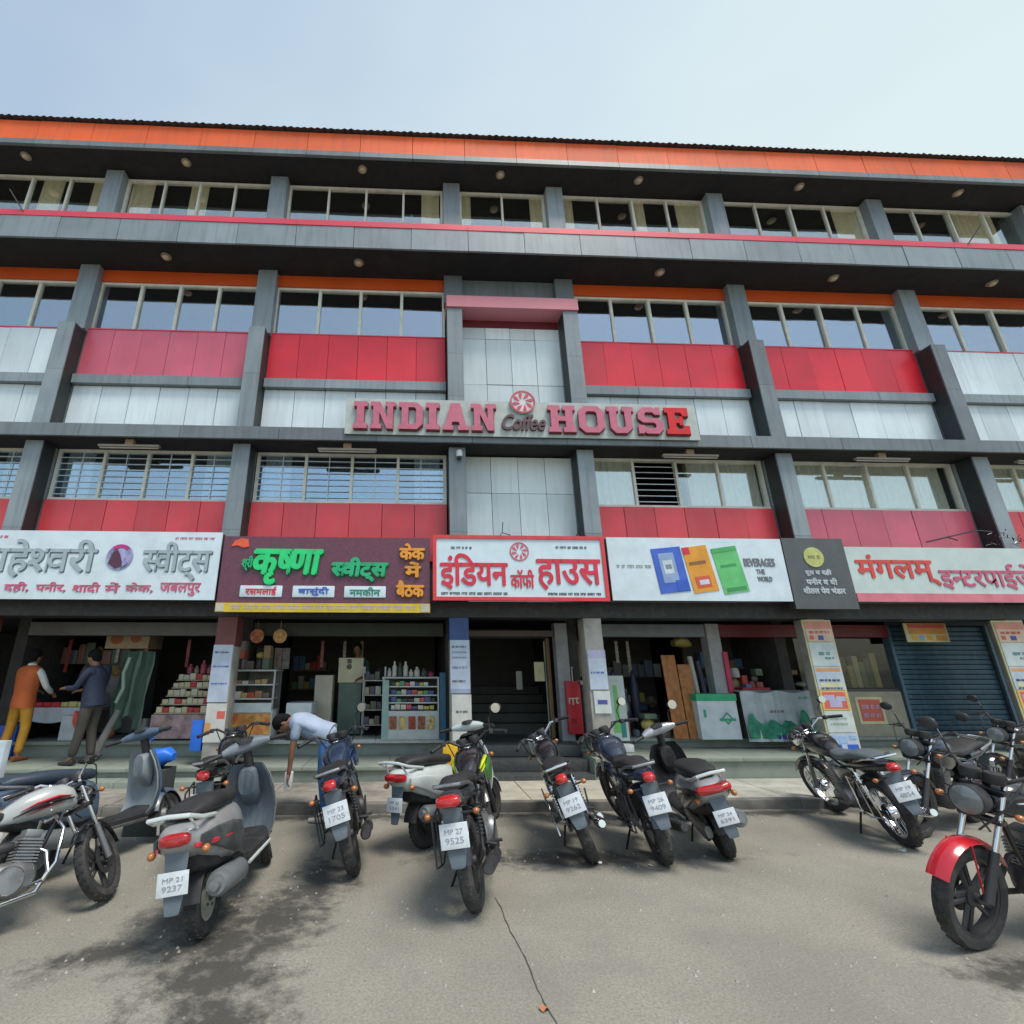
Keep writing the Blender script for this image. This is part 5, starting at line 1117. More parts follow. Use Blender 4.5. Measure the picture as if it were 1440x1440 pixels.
def pillar_posters(xc, w_, zb, Y, which, seed):
    x0, x1 = xc - w_ / 2, xc + w_ / 2
    bd = MB().box(x0 - .012, x1 + .012, Y + .014, Y + .03, zb - .02, 2.44).build('hoarding_board', Yp); tag(bd, 'tall narrow board covered with stacked posters on the %s' % which, 'board', 'poster boards on the right hand pillars')
    H_ = 2.42 - zb; z = 2.42
    spec = [(.17, mat('poster peach', (.62, .46, .34), .6), [(.0, 1, .62, .98, mat('poster salmon', (.6, .25, .18), .6)), (.1, .25, .1, .3, Rp), (.42, .62, .08, .3, mat('poster indigo', (.08, .08, .3), .6))], [(.12, .9, .38, .52, Rp, seed)], 'peach and red notice at the top of the %s'),
            (.19, Wp, [], [(.3, .75, .45, .6, mat('teal ink', (.12, .28, .3), .6), seed + 1), (.5, .85, .28, .38, mat('teal ink', (.12, .28, .3), .6), seed + 2)], 'plain pale notice second from the top of the %s'),
            (.18, Pb, [(.05, .95, .80, .93, Op), (.1, .9, .12, .30, mat('poster cream', (.6, .58, .35), .6))], [(.1, .9, .36, .46, M_ink, seed + 3), (.1, .9, .02, .1, M_ink, seed + 4)], 'lilac and cream notice in the middle of the %s'),
            (.15, mat('poster gold', (.68, .42, .12), .6), [(.08, .92, .08, .92, Rp), (.28, .72, .15, .6, Lp), (.12, .5, .5, .78, Lp), (.55, .9, .45, .7, Lp)], [], 'red and lilac notice below the middle of the %s'),
            (.16, Wp, [], [(.15, .8, .6, .7, mat('pale green ink', (.35, .48, .4), .6), seed + 5), (.15, .8, .35, .45, mat('pale green ink', (.35, .48, .4), .6), seed + 6)], 'nearly blank notice low on the %s'),
            (.15, Pb, [(.02, .36, .05, .45, Bp), (.56, .96, .05, .45, Bp), (.3, .6, .5, .85, Lb), (.05, .25, .7, .9, Lb), (.7, .95, .7, .88, Lb)], [], 'blue and white notice at the foot of the %s')]
    for h, m_, bl, ln, lab in spec:
        hh = H_ * h - .012; poster(x0 + .012, x1 - .012, z - hh, z, Y, m_, lab % which, bl, lines=ln); z -= H_ * h
pillar_posters(6.78, .47, .40, 8.08, 'pillar left of the blue shutter', 60); pillar_posters(10.12, .52, .40, 8.08, 'pillar at the right edge', 80)
poster(.65, .96, 1.30, 2.10, 8.095, Pb, 'pale blue printed notices pasted high on the blue topped pillar', [(0, 1, .0, .08, mat('notice edge', (.3, .36, .5), .6))], lines=[(.1, .85, .85, .89, M_ink, 1), (.1, .9, .75, .78, mat('grey blue ink', (.2, .25, .4), .6), 2), (.1, .85, .65, .68, mat('grey blue ink', (.2, .25, .4), .6), 3), (.1, .9, .45, .5, mat('grey blue ink', (.2, .25, .4), .6), 5), (.1, .8, .2, .24, M_ink, 6)])
poster(.67, .97, .62, 1.28, 8.097, mat('poster off white', (.55, .56, .52), .6), 'off white torn notices pasted low on the blue topped pillar', [(.1, .5, .3, .34, Lp)], lines=[(.2, .8, .6, .65, M_ink, 8)])
boxthing('yellow_box', mat('yellow board', (.72, .42, .02), .5), .50, .74, 7.72, 7.80, .30, .62, 'bright yellow board standing at the foot of the blue topped pillar', 'board')
poster(-3.06, -2.76, 1.18, 2.02, 8.095, Pb, 'pale blue notices on the maroon topped pillar beside the sweet counter', [], lines=[(.1, .85, .85, .88, M_ink, 11), (.1, .9, .6, .63, Bp, 12), (.1, .9, .3, .33, Bp, 13)])
poster(-3.05, -2.75, .62, 1.16, 8.097, mat('poster off white', (.55, .56, .52), .6), 'torn faded notices low on the maroon topped pillar', [(.55, .95, .6, .8, Rp), (0, .3, .2, .5, Op)], lines=[])
tag(MB().box(-3.25, -3.08, 8.14, 8.22, .5, .92, .01).build('blue_crate', mat('bright blue plastic', (.02, .14, .62), .5)), 'bright blue plastic crate standing on edge beside the maroon topped pillar', 'crate')
poster(2.86, 3.15, 1.35, 1.95, 8.095, Pb, 'pale lilac notice on the cream pillar right of the entrance, upper', [(0, 1, .8, 1, Lp)], lines=[(.1, .9, .4, .45, Bp, 31)])
poster(2.90, 3.16, 1.0, 1.33, 8.095, Wp, 'small white notice on the cream pillar right of the entrance, lower', [(.2, .8, .4, .6, mat('poster indigo', (.08, .08, .3), .6))])
poster(8.95, 9.75, 2.12, 2.45, 8.75, Yp, 'orange and yellow banner hanging over the blue shutter', [(.08, .98, .42, .98, Op), (.1, .95, .75, .95, Rp), (.12, .25, .1, .35, mat('banner gold', (.75, .45, .05), .5)), (.3, .42, .1, .35, Lb), (.48, .6, .1, .35, mat('banner gold', (.75, .45, .05), .5)), (.7, .95, .08, .35, Op)], cat='banner')

# ---------------------------------------------------------------- blue rolling shutter: slat by slat
sh = empty('rolling_shutter', (0, 0, 0)); tag(sh, 'closed dark blue rolling shutter at the right end of the shops', 'shutter')
Msh = mat('blue shutter paint', (.035, .085, .125), .45, .3, var=.2, dirt=(.10, .15, .18), dirt_amt=.5, streak=True)
for i in range(22): piece('slat', Msh, sh, 8.98, 10.85, 9.12 + .006 * (i % 2), 9.15 + .006 * (i % 2), .53 + .0865 * i, .53 + .0865 * i + .078, .008)
for x in (8.92, 10.86): piece('side_rail', mat('steel shutter rail', (.07, .13, .18), .5), sh, x, x + .055, 9.06, 9.2, .52, 2.44)
piece('shutter_hood', mat('hood paint', (.03, .05, .06), .6), sh, 8.9, 10.93, 9.05, 9.35, 2.441, 2.555)
# ---------------------------------------------------------------- entrance
dr = empty('entrance_door', (0, 0, 0)); tag(dr, 'dark entrance doorway with brown frame and a green tinted glass leaf at its right', 'door')
Mwd = mat('brown door wood', (.20, .12, .05), .5)
piece('door_frame', Mwd, dr, 2.52, 2.585, 9.3, 9.4, .51, 2.2); piece('door_frame', mat('dark frame', (.03, .03, .028), .5), dr, 1.05, 1.12, 9.3, 9.4, .51, 2.2); piece('door_head', mat('dark frame', (.03, .03, .028), .5), dr, 1.05, 2.585, 9.3, 9.4, 2.201, 2.28)
gl = MB(); gl.M = Matrix.Translation((2.5, 9.35, 0)) @ Matrix.Rotation(R(70), 4, 'Z'); gl.box(-.0, .62, -.012, .012, .53, 2.15); gl.build('glass_leaf', mat('green frosted glass', (.17, .23, .19), .25), dr)
piece('notice', mat('cream notice', (.50, .48, .28), .6), dr, 2.26, 2.44, 9.22, 9.235, 1.45, 1.78); piece('notice', mat('grey notice', (.25, .25, .22), .6), dr, 1.98, 2.09, 9.5, 9.51, 1.3, 1.62)
boxthing('red_standee', mat('deep red board', (.45, .02, .03), .45), 2.70, 2.95, 8.86, 8.93, .62, 1.46, 'narrow red signboard standing just right of the entrance', 'board')
squiggle('small_print', 2.73, 2.92, 1.08, 1.2, 8.853, mat('pale print', (.5, .48, .40), .5), bpy.data.objects['red_standee'], 5, (3, 3)); squiggle('small_print', 2.75, 2.9, .78, .86, 8.853, mat('dark print', (.1, .02, .02), .5), bpy.data.objects['red_standee'], 6, (3, 3))
tag(MB().tube([(2.84, 8.9, 1.46), (2.84, 8.9, 1.66)], .01, 6).ball((2.84, 8.9, 1.68), .028, seg=8, rings=6).build('pole_finial', M_steel), 'thin metal finial above the red board by the entrance', 'finial')
pc = empty('photocopier', (3.12, 9.0, .5)); tag(pc, 'pale office machine with dark buttons behind the cream pillar', 'machine')
MB().box(-.12, .12, -.15, .15, 0, .9, .02).build('machine_body', P_inner, pc); MB().box(-.16, .14, -.2, .18, .9, .97, .01).build('machine_lid', mat('beige plastic', (.5, .46, .36), .5), pc)
MB().box(-.04, .08, -.165, -.155, .42, .48).build('button_panel', M_black, pc); MB().box(-.04, .08, -.165, -.155, .25, .30).build('button_panel', M_black, pc)
# ---------------------------------------------------------------- stationery shop, right of the entrance
e = poster(3.38, 3.66, .53, 1.55, 8.72, Wp, 'white standee with a green stripe right of the cream pillar', [(.28, .55, .25, .85, mat('fresh green', (.18, .48, .15), .5)), (.1, .7, .12, .3, mat('fresh green', (.18, .48, .15), .5)), (.55, .85, .05, .3, mat('teal patch', (.03, .22, .22), .5))], cat='standee')
boxthing('white_carton', mat('white carton', (.58, .6, .58), .7), 3.30, 3.62, 8.50, 8.66, .39, .50, 'flat white carton lying before the green striped standee', 'carton')
for i, (a, b_, z1, l) in enumerate(((4.52, 4.77, 1.90, 'taller brown plywood panel leaning in the shop front'), (4.79, 5.02, 1.74, 'shorter brown plywood panel leaning in the shop front'))):
    p = MB(); p.M = Matrix.Translation((0, 8.92, .53)) @ Matrix.Rotation(R(-4), 4, 'X'); p.box(a, b_, 0, .025, 0, z1 - .53, .003); tag(p.build('plywood_panel', mat('brown plywood', (.34, .13, .035), .6, var=.3, scale=12)), l, 'panel')
for i, (x, z0, z1, m_, l) in enumerate(((5.22, 1.23, 1.88, mat('white roll', (.52, .5, .44), .7), 'tall white paper roll standing behind the green topped counter'), (5.10, 1.23, 1.66, mat('grey brown roll', (.3, .24, .2), .7), 'shorter brown roll standing beside the white roll'), (5.36, 1.23, 1.8, mat('dark slim roll', (.06, .06, .09), .6), 'slim dark roll at the right of the white roll'))):
    tag(MB().tube([(x, 9.25, z0), (x - .03, 9.28, z1)], .045, 12).build('paper_roll', m_), l, 'roll')
tag(MB().box(5.64, 5.72, 8.96, 9.0, 1.2, 1.95).build('red_strip', mat('crimson strip', (.45, .03, .09), .5)), 'narrow crimson strip on the right edge of the grey inner pillar', 'strip')
tag(MB().loft([(4.95, 2.12, .1, .06, 9.35), (5.05, 2.15, .14, .10, 9.35), (5.2, 2.13, .12, .09, 9.35), (5.28, 2.1, .05, .04, 9.35)], 10).build('hanging_bag', mat('olive yellow bag', (.25, .2, .05), .7)), 'olive yellow bag hanging under the shutter box', 'bag')
ct = empty('shop_counter', (0, 0, 0)); tag(ct, 'white counter with a green top band and printed green emblem', 'counter')
MB().box(4.93, 5.62, 8.80, 9.15, .53, 1.14, .006).build('counter_front', mat('counter white', (.52, .57, .60), .5), ct); MB().box(4.92, 5.63, 8.785, 9.16, 1.142, 1.25, .004).build('counter_top', mat('signal green', (.02, .36, .16), .5), ct)
M_eg = mat('emblem green', (.03, .30, .18), .5)
MB().lathe([(.07, 0), (.10, 0), (.10, .006), (.07, .006)], 4, 'y', (5.42, 8.79, .86), closed=True).build('printed_emblem', M_eg, ct)
MB().box(5.28, 5.56, 8.786, 8.789, .82, .86).build('printed_bar', M_eg, ct); MB().box(5.02, 5.06, 8.791, 8.797, .88, 1.0).build('printed_mark', M_eg, ct)
bn = empty('draped_banner', (0, 0, 0)); tag(bn, 'long pale banner with a green landscape along its foot, draped over a low counter', 'banner')
v = []; k = 30
for i in range(k + 1):
    x = 5.70 + 1.30 * i / k; y = 8.78 + .018 * math.sin(i * .9) + .01 * math.sin(i * 2.3); v += [(x, y - .03, .50), (x, y, .9), (x, y + .01, 1.28 + .02 * math.sin(i * .5)), (x, y + .3, 1.30)]
MB().add(v, [(4 * i + j, 4 * i + 4 + j, 4 * i + 5 + j, 4 * i + 1 + j) for i in range(k) for j in range(3)], True).build('banner_cloth', mat('banner cloth', (.40, .46, .47), .6), bn)
MB().box(5.74, 6.96, 8.86, 9.1, .53, 1.26).build('counter_block', M_inner, bn)
rr = random.Random(8); hl_ = [(5.72, .55)]
for i in range(25): x = 5.72 + 1.22 * i / 24; hl_.append((x, .74 + .16 * abs(math.sin(i * .55)) * (1.6 if i < 3 or 18 < i < 22 else .6) + rr.uniform(-.02, .03)))
hl_.append((6.94, .55)); tb = MB(); tri_prism(tb, hl_, 8.738, 8.742); tb.build('printed_landscape', mat('landscape green', (.02, .20, .12), .5, var=.5, scale=10), bn)
MB().box(6.2, 6.7, 8.734, 8.737, .54, .60).build('printed_patch', mat('landscape navy', (.03, .04, .2), .5), bn); squiggle('small_print', 6.7, 6.9, 1.17, 1.21, 8.74, mat('emblem green', (.03, .30, .18), .5), bn, 3); squiggle('small_print', 6.15, 6.4, .95, .99, 8.735, M_ink, bn, 4)
boxthing('red_carton', mat('dull red card', (.40, .04, .06), .6), 6.0, 6.5, 9.12, 9.35, 1.27, 1.34, 'flat red carton lying behind the draped banner', 'carton')
# shop window with its red notice
dw = empty('shop_window', (0, 0, 0)); tag(dw, 'shop window with cluttered display between the poster pillar and blue shutter', 'window')
piece('window_frame', mat('tan frame', (.33, .30, .22), .6), dw, 7.10, 8.90, 9.10, 9.2, .53, 1.27); piece('window_frame', M_black, dw, 7.10, 8.90, 9.1, 9.2, 1.271, 1.32)
piece('pane', M_glass2, dw, 7.12, 8.84, 9.12, 9.13, 1.325, 2.2)
piece('red_notice', Rp, dw, 8.05, 8.45, 9.085, 9.098, .78, 1.14); piece('notice_border', Yp, dw, 8.0, 8.50, 9.0905, 9.0985, .73, 1.18)
squiggle('small_print', 8.09, 8.42, .98, 1.05, 9.08, Lp, dw, 7); squiggle('small_print', 8.09, 8.42, .84, .91, 9.08, Lp, dw, 8)
rr = random.Random(17); cols = [(.35, .3, .1), (.4, .2, .06), (.15, .2, .08), (.45, .4, .3), (.3, .06, .04), (.1, .09, .06), (.5, .42, .2)]
ORD = ['first', 'second', 'third', 'fourth', 'fifth', 'sixth', 'seventh', 'eighth', 'ninth', 'tenth', 'eleventh', 'twelfth', 'thirteenth']
def cname(c):
    r_, g_, b_ = c; m_ = max(c); n_ = min(c)
    if m_ < .09: return 'black'
    if m_ - n_ < .13 * max(m_, .2) + .04: return 'white' if m_ > .45 else 'grey'
    if r_ > .38 and g_ < .15: return 'red'
    if b_ == m_: return 'blue'
    if g_ == m_: return 'green'
    if r_ > .5 and g_ > .35 and b_ < .25: return 'yellow'
    if m_ > .5: return 'cream'
    return 'tan' if m_ > .28 else 'brown'
def goods(name, x0, x1, y, z, n, wmin, wmax, h0, h1, cols_, label, cat, group, dy=.12, shape='box'):
    """individual goods standing in a row; labels tell the row"""
    x = x0; i = 0
    while x < x1 - wmin and i < n:
        wd = rr.uniform(wmin, wmax); hh = rr.uniform(h0, h1); c = rr.choice(cols_); m_ = mat('goods %.2f %.2f %.2f' % c, c, .5)
        mb = MB()
        if shape == 'box': mb.box(x, x + wd * .9, y, y + dy, z, z + hh, .004)
        elif shape == 'bottle': q = wd * .42; mb.lathe([(0, 0), (q, 0), (q, hh * .65), (q * .45, hh * .8), (q * .45, hh), (0, hh)], 10, 'z', (x + q, y + q, z))
        else: q = wd * .45; mb.ball((x + q, y + q, z + hh * .5), q, 1, 1, hh / 2 / q, 10, 6)
        o = mb.build(name, m_); l_ = label.split(' '); l_ = l_[1:] if l_[0] in ('small', 'dim', 'dusty', 'dark', 'red', 'cream', 'snack') and len(l_) > 12 else l_; l_ = [q for q in l_ if q not in ('cream', 'dim')]; l_ = l_[2:] if l_[:2] == ['red', 'or'] or l_[:2] == ['or', 'yellow'] else l_; l_ = l_[1:] if l_[0] == 'yellow' else l_; o['label'] = ' '.join([ORD[i], cname(c)] + l_ + ['from left']) if len(l_) < 13 else ' '.join([ORD[i], cname(c)] + l_)[:120]; o['category'] = cat; o['group'] = group
        x += wd; i += 1
goods('display_item', 7.95, 8.8, 9.3, 1.33, 7, .10, .15, .3, .62, cols, 'dusty item of the cluttered display behind the shop window', 'display item', 'items in the shop window display')


CL = [(.32, .06, .05), (.35, .27, .1), (.06, .14, .25), (.35, .35, .3), (.26, .13, .07), (.34, .3, .22)]
def strips(n, x0, x1, y, z1, label, group, seed):
    """hanging strings of sachets, each sachet a part"""
    r_ = random.Random(seed)
    for i in range(n):
        x = x0 + (x1 - x0) * (i + r_.uniform(-.2, .2)) / max(1, n - 1); c = r_.choice(CL); m_ = mat('sachet %.2f %.2f %.2f' % c, c, .35, var=.3, scale=30)
        t = empty('sachet_string', (x, y + r_.uniform(-.05, .05), z1)); tag(t, '%s %s string of sachets from left %s' % (ORD[i], cname(c), label), 'sachets', group)
        for k in range(r_.randint(4, 8)): piece('sachet', m_, t, -.03, .03, -.004, .004, -.085 * (k + 1), -.085 * k - .006)
strips(5, -6.3, -3.5, 9.9, 2.2, 'across the far left shop front', 'sachet strings in the far left shop', 1)
strips(3, -1.8, -.9, 10.2, 2.2, 'high in the sweet shop front', 'sachet strings in the sweet shop', 2)
strips(4, 3.4, 4.4, 10.0, 2.2, 'high in the stationery shop front', 'sachet strings in the stationery shop', 3)
ALLC = [(.5, .06, .05), (.5, .4, .1), (.1, .2, .35), (.12, .28, .1), (.5, .5, .45), (.3, .2, .1), (.5, .46, .35)]
for (a, b_, y, z, lab, grp) in ((-4.2, -3.1, 11.8, 1.3, 'on the far back shelf of the left shop', 'stock at the back of the left shop'), (-2.6, -1.8, 11.6, 1.25, 'at the back left of the sweet shop', 'stock at the back left of the sweet shop'), (-2.6, -1.8, 11.6, 1.65, 'on the upper back shelf of the sweet shop', 'stock on the upper back shelf'), (5.9, 6.7, 10.1, 1.35, 'behind the draped banner', 'stock behind the banner'), (5.9, 6.7, 10.1, 1.7, 'on the upper shelf behind the draped banner', 'stock on the shelf behind the banner'), (3.7, 5.2, 10.9, 1.0, 'on the low back shelf of the stationery shop', 'stock on the low stationery shelf')):
    tag(MB().box(a - .05, b_ + .05, y, y + .3, z - .04, z - .003).build('wall_shelf', mat('old shelf wood', (.18, .12, .07), .7)), 'old wooden shelf board ' + lab, 'shelf')
    goods('shop_stock', a, b_, y + .03, z, 10, .1, .16, .12, .3, ALLC, 'stock box ' + lab, 'box', grp, dy=.15)
# ---------------------------------------------------------------- sweet shop, second from left
def display_case(x0, x1, y, z0, z1, label, base, basem, shelves, goods_cols, glassy=True, frame=None):
    e = empty('display_counter', (0, 0, 0)); tag(e, label, 'counter'); frame = frame or M_steel
    MB().box(x0, x1, y, y + .45, z0, base, .004).build('counter_base', basem, e)
    for xx in (x0, x1 - .03): MB().box(xx, xx + .03, y, y + .03, base + .001, z1).build('counter_post', frame, e)
    MB().box(x0, x1, y + .42, y + .45, base + .001, z1).build('counter_back', mat('counter back', (.12, .12, .11), .7), e)
    MB().box(x0 - .01, x1 + .01, y - .01, y + .46, z1 + .001, z1 + .03, .004).build('counter_top', mat('counter top', (.38, .42, .42), .3), e)
    for z in shelves: MB().box(x0 + .031, x1 - .031, y + .01, y + .41, z, z + .02).build('shelf', mat('pale shelf', (.5, .56, .55), .3), e)
    return e
dc = display_case(-3.02 + .05, -2.22, 8.72, .53, 1.62, 'glass sweet counter with an orange printed front, left of the bending man', 1.02, mat('pale counter body', (.5, .52, .48), .5), (1.18, 1.40), None)
pf = MB().box(-2.95, -2.24, 8.70, 8.715, .66, .97).build('printed_front', mat('orange food print', (.62, .30, .07), .5, var=.5, scale=8, dirt=(.62, .10, .03), dscale=6, dirt_amt=.9), dc)
MB().box(-2.95, -2.24, 8.698, 8.714, .985, 1.13).build('white_band', mat('pale band', (.55, .62, .62), .4), dc)
cc = [(.45, .3, .12), (.5, .08, .05), (.6, .55, .45), (.15, .12, .1), (.35, .18, .08)]
goods('sweet_tray', -2.9, -2.28, 8.78, 1.20, 6, .09, .13, .05, .12, cc, 'tray of sweets on the lower shelf of the left glass counter', 'tray', 'sweet trays on the lower shelf'); goods('sweet_tray', -2.9, -2.28, 8.78, 1.42, 6, .09, .13, .05, .1, cc, 'tray of sweets on the upper shelf of the left glass counter', 'tray', 'sweet trays on the upper shelf')
for x, l, c in ((-2.62, 'round red and orange food disc hanging left over the sweet counter', (.5, .16, .07)), (-2.23, 'round yellow orange food disc hanging right over the sweet counter', (.6, .32, .1))):
    o = MB().lathe([(0, 0), (.115, 0), (.12, .012), (0, .015)], 22, 'y', (x, 8.8, 2.2)).tube([(x, 8.81, 2.3), (x, 8.81, 2.46)], .004, 4).build('food_disc', mat('disc %.1f' % c[0], c, .5, var=.5, scale=18, dirt=(.65, .5, .3), dscale=12, dirt_amt=.7)); tag(o, l, 'sign', 'round food discs')
for i, (x, c) in enumerate(((-2.75, (.04, .07, .05)), (-2.58, (.26, .25, .2)), (-2.42, (.28, .2, .16)), (-2.28, (.2, .2, .18)))):
    tag(MB().box(x, x + .13, 9.3, 9.32, 1.66, 2.02).build('hanging_packet_strip', mat('strip %d' % i, c, .7, var=.4, scale=14)), ['dark', 'pale beige', 'tan', 'greyish'][i] + ' strip of packets hanging behind the left glass counter', 'packets')
dc = display_case(-.45, .52, 8.95, .54, 1.50, 'glass display counter with snack photographs on its base, beside the blue topped pillar', .98, mat('white counter body', (.52, .56, .55), .4), (1.10, 1.22, 1.36), None, frame=mat('pale frame', (.5, .55, .52), .4))
for i in range(5): MB().box(-.32 + .16 * i, -.20 + .16 * i, 8.93, 8.945, .70, .90).build('snack_photo', mat('snack photo %d' % (i % 3), ((.28, .09, .04), (.5, .4, .15), (.32, .05, .03))[i % 3], .5, var=.6, scale=25), dc)
MB().box(-.45, -.34, 8.938, 8.948, .56, 1.48).build('end_panel', mat('sea green panel', (.28, .42, .38), .5), dc)
cc2 = [(.55, .5, .4), (.5, .08, .1), (.6, .6, .58), (.08, .1, .25), (.5, .42, .1), (.05, .05, .05), (.1, .3, .15)]
for z, l in ((1.0, 'lowest'), (1.12, 'lower middle'), (1.24, 'upper middle'), (1.38, 'top')): goods('snack_packet', -.3, .48, 8.99, z + .002, 8, .07, .11, .05, .085, cc2, 'snack packet on the %s shelf of the counter beside the blue topped pillar' % l, 'packet', 'snack packets on the %s shelf' % l)
goods('bottle', -.38, .5, 9.1, 1.535, 9, .08, .13, .08, .26, [(.4, .04, .1), (.06, .07, .06), (.6, .58, .5), (.5, .5, .5)], 'small bottle on top of the counter beside the blue topped pillar', 'bottle', 'bottles on the right counter', shape='bottle')
boxthing('side_board', mat('blue side board', (.03, .12, .2), .5), .535, .63, 8.9, 9.3, .54, 1.6, 'narrow blue board between the display counter and the pillar', 'board')
boxthing('white_freezer', mat('freezer white', (.55, .60, .60), .35), -2.05, -1.62, 8.9, 9.4, .70, 1.12, 'low white freezer behind the bending man', 'freezer', bev=.02)
boxthing('freezer_stand', M_black, -2.02, -1.65, 8.95, 9.35, .54, .695, 'black stand under the low white freezer', 'stand')
boxthing('cream_cabinet', mat('cream cabinet', (.52, .48, .38), .5), -1.72, -1.40, 9.6, 9.9, .54, 1.55, 'cream cabinet standing deeper in the sweet shop', 'cabinet')
o = boxthing('cream_box', mat('pale yellow box', (.62, .60, .42), .5), -1.32, -.86, 9.7, 10.0, 1.42, 1.86, 'pale yellow box with a dark round mark on the shelf in the sweet shop', 'box')
MB().lathe([(0, 0), (.05, 0), (.05, .004), (0, .004)], 14, 'y', (-1.12, 9.694, 1.7)).box(-1.16, -1.08, 9.694, 9.698, 1.76, 1.84).build('round_mark', M_black, o)
boxthing('green_cabinet', mat('dull green cabinet', (.10, .15, .12), .5), -1.30, -.88, 9.72, 10.05, .54, 1.415, 'dull green cabinet under the pale yellow box', 'cabinet')
rk_ = empty('shelf_rack', (0, 0, 0)); tag(rk_, 'narrow metal rack of boxes in the middle of the sweet shop', 'rack')
for x in (-.84, -.45): MB().box(x, x + .02, 9.52, 9.54, .54, 1.7).box(x, x + .02, 9.80, 9.82, .54, 1.7).build('rack_post', M_steel, rk_)
for z in (.7, .95, 1.2, 1.45): MB().box(-.83, -.44, 9.52, 9.82, z, z + .015).build('rack_shelf', M_steel, rk_)
for z, l in ((.717, 'bottom'), (.967, 'second'), (1.217, 'third'), (1.467, 'top')): goods('small_box', -.80, -.46, 9.56, z, 4, .08, .12, .06, .16, [(.5, .5, .45), (.15, .14, .1), (.4, .38, .25), (.1, .1, .12)], 'small box on the %s shelf of the metal rack' % l, 'box', 'boxes on the %s rack shelf' % l)

# ---------------------------------------------------------------- far left shop
tb_ = empty('stall_table', (0, 0, 0)); tag(tb_, 'stall table under a white cloth with a red border at the far left', 'table')
MB().box(-7.3, -5.35, 9.35, 9.95, .98, 1.02).build('table_top', mat('table board', (.3, .25, .2), .7), tb_)
for x in (-7.2, -5.45):
    for y in (9.4, 9.88): MB().box(x, x + .05, y, y + .05, .3 if y < 9.0 else .5, .979).build('leg', M_dalu, tb_)
v = []; k = 26
for i in range(k + 1):
    x = -7.34 + 2.03 * i / k; y = 9.30 + .015 * math.sin(i * 1.3); v += [(x, y - .02, .80 + .02 * math.sin(i * .7)), (x, y, 1.03), (x, 9.98, 1.035)]
tag(MB().add(v, [(3 * i + j, 3 * i + 3 + j, 3 * i + 4 + j, 3 * i + 1 + j) for i in range(k) for j in range(2)], True).build('tablecloth', mat('white tablecloth', (.55, .60, .66), .7)), 'white cloth hanging over the far left stall table', 'tablecloth')
goods('food_packet', -7.0, -5.4, 9.33, 1.04, 12, .12, .17, .06, .10, [(.6, .02, .04), (.6, .03, .06), (.62, .55, .2)], 'red or yellow packet along the front of the far left stall table', 'packet', 'packets on the stall table')
boxthing('white_box', mat('white card box', (.5, .55, .6), .6), -5.75, -5.45, 9.5, 9.75, 1.04, 1.25, 'white box on the right end of the stall table', 'box')
boxthing('plastic_bin', mat('bin blue', (.02, .1, .5), .5), -6.75, -6.4, 9.0, 9.25, .31, .78, 'blue plastic bin standing under the stall table', 'bin', bev=.03)
boxthing('white_bucket_box', mat('pale crate', (.45, .5, .52), .5), -5.75, -5.5, 9.05, 9.3, .54, .92, 'pale upright crate at the right foot of the stall table', 'crate')
tag(MB().loft([(-5.52, .9, .05, .1, 9.0), (-5.46, .85, .07, .14, 9.0), (-5.40, .8, .04, .08, 9.0)], 10).build('red_bag', mat('coral bag', (.6, .09, .06), .5)), 'small coral red bag hanging at the right corner of the stall table', 'bag')
boxthing('steel_fridge', mat('grey fridge', (.24, .24, .25), .4, .3), -5.95, -5.15, 10.2, 10.8, .52, 2.02, 'tall grey fridge behind the man in navy', 'fridge', bev=.02)
o = boxthing('carton', mat('peach carton', (.55, .42, .28), .6), -5.75, -4.95, 9.85, 10.4, 2.03, 2.38, 'peach carton with orange food print on top of the grey fridge', 'carton')
MB().ball((-5.55, 9.85, 2.2), .12, 1, .03, .8).ball((-5.2, 9.85, 2.22), .10, 1, .03, .9).build('food_print', mat('orange print', (.5, .16, .06), .6), o)
tag(MB().ball((-5.5, 9.95, 1.62), .09, 1.2, .6, 1).build('snack_bag', mat('snack bag', (.25, .14, .04), .6, var=.5, scale=14)), 'brown and green snack bag hanging before the grey fridge', 'bag')
# green tarpaulin hanging by the pillar
v = []; k = 18
for i in range(k + 1):
    x = -4.92 + .52 * i / k; y = 9.05 + .05 * math.sin(i * 1.1) + .02 * math.sin(i * 2.7)
    for z in (.95, 1.2, 1.5, 1.75, 1.95): v.append((x - .08 * (1.95 - z) + .02 * math.sin(z * 9 + i), y, z - .25 * abs(math.sin(i * .25 + .5)) * (z < 1.0)))
tag(MB().add(v, [(5 * i + j, 5 * i + 5 + j, 5 * i + 6 + j, 5 * i + 1 + j) for i in range(k) for j in range(4)], True).build('green_tarpaulin', mat('dull green tarp', (.10, .16, .125), .5)), 'dull green tarpaulin hanging in folds behind the man in navy', 'tarpaulin')
tag(MB().tube([(-4.78, 8.98, 1.85), (-4.84, 8.97, 1.6), (-4.80, 8.97, 1.35), (-4.88, 8.97, 1.12)], .028, 8).build('rolled_edge', mat('pale green rope', (.40, .50, .42), .6)), 'pale rolled edge rope of the green tarpaulin', 'rope')
tag(MB().tube([(-4.88, 8.6, .34), (-4.72, 8.8, 1.02)], [.07, .045], 10).build('rolled_mat', mat('grey roll', (.22, .21, .2), .8)), 'grey rolled mat leaning behind the man in navy', 'mat')
tag(MB().lathe([(0, 0), (.105, 0), (.14, .30), (.145, .31), (.13, .31), (.095, .02), (0, .02)], 20, 'z', (-4.52, 9.3, .53)).build('metal_bucket', mat('galvanised steel', (.32, .34, .34), .4, .6)), 'galvanised bucket between the tarpaulin and the cream shelves', 'bucket')
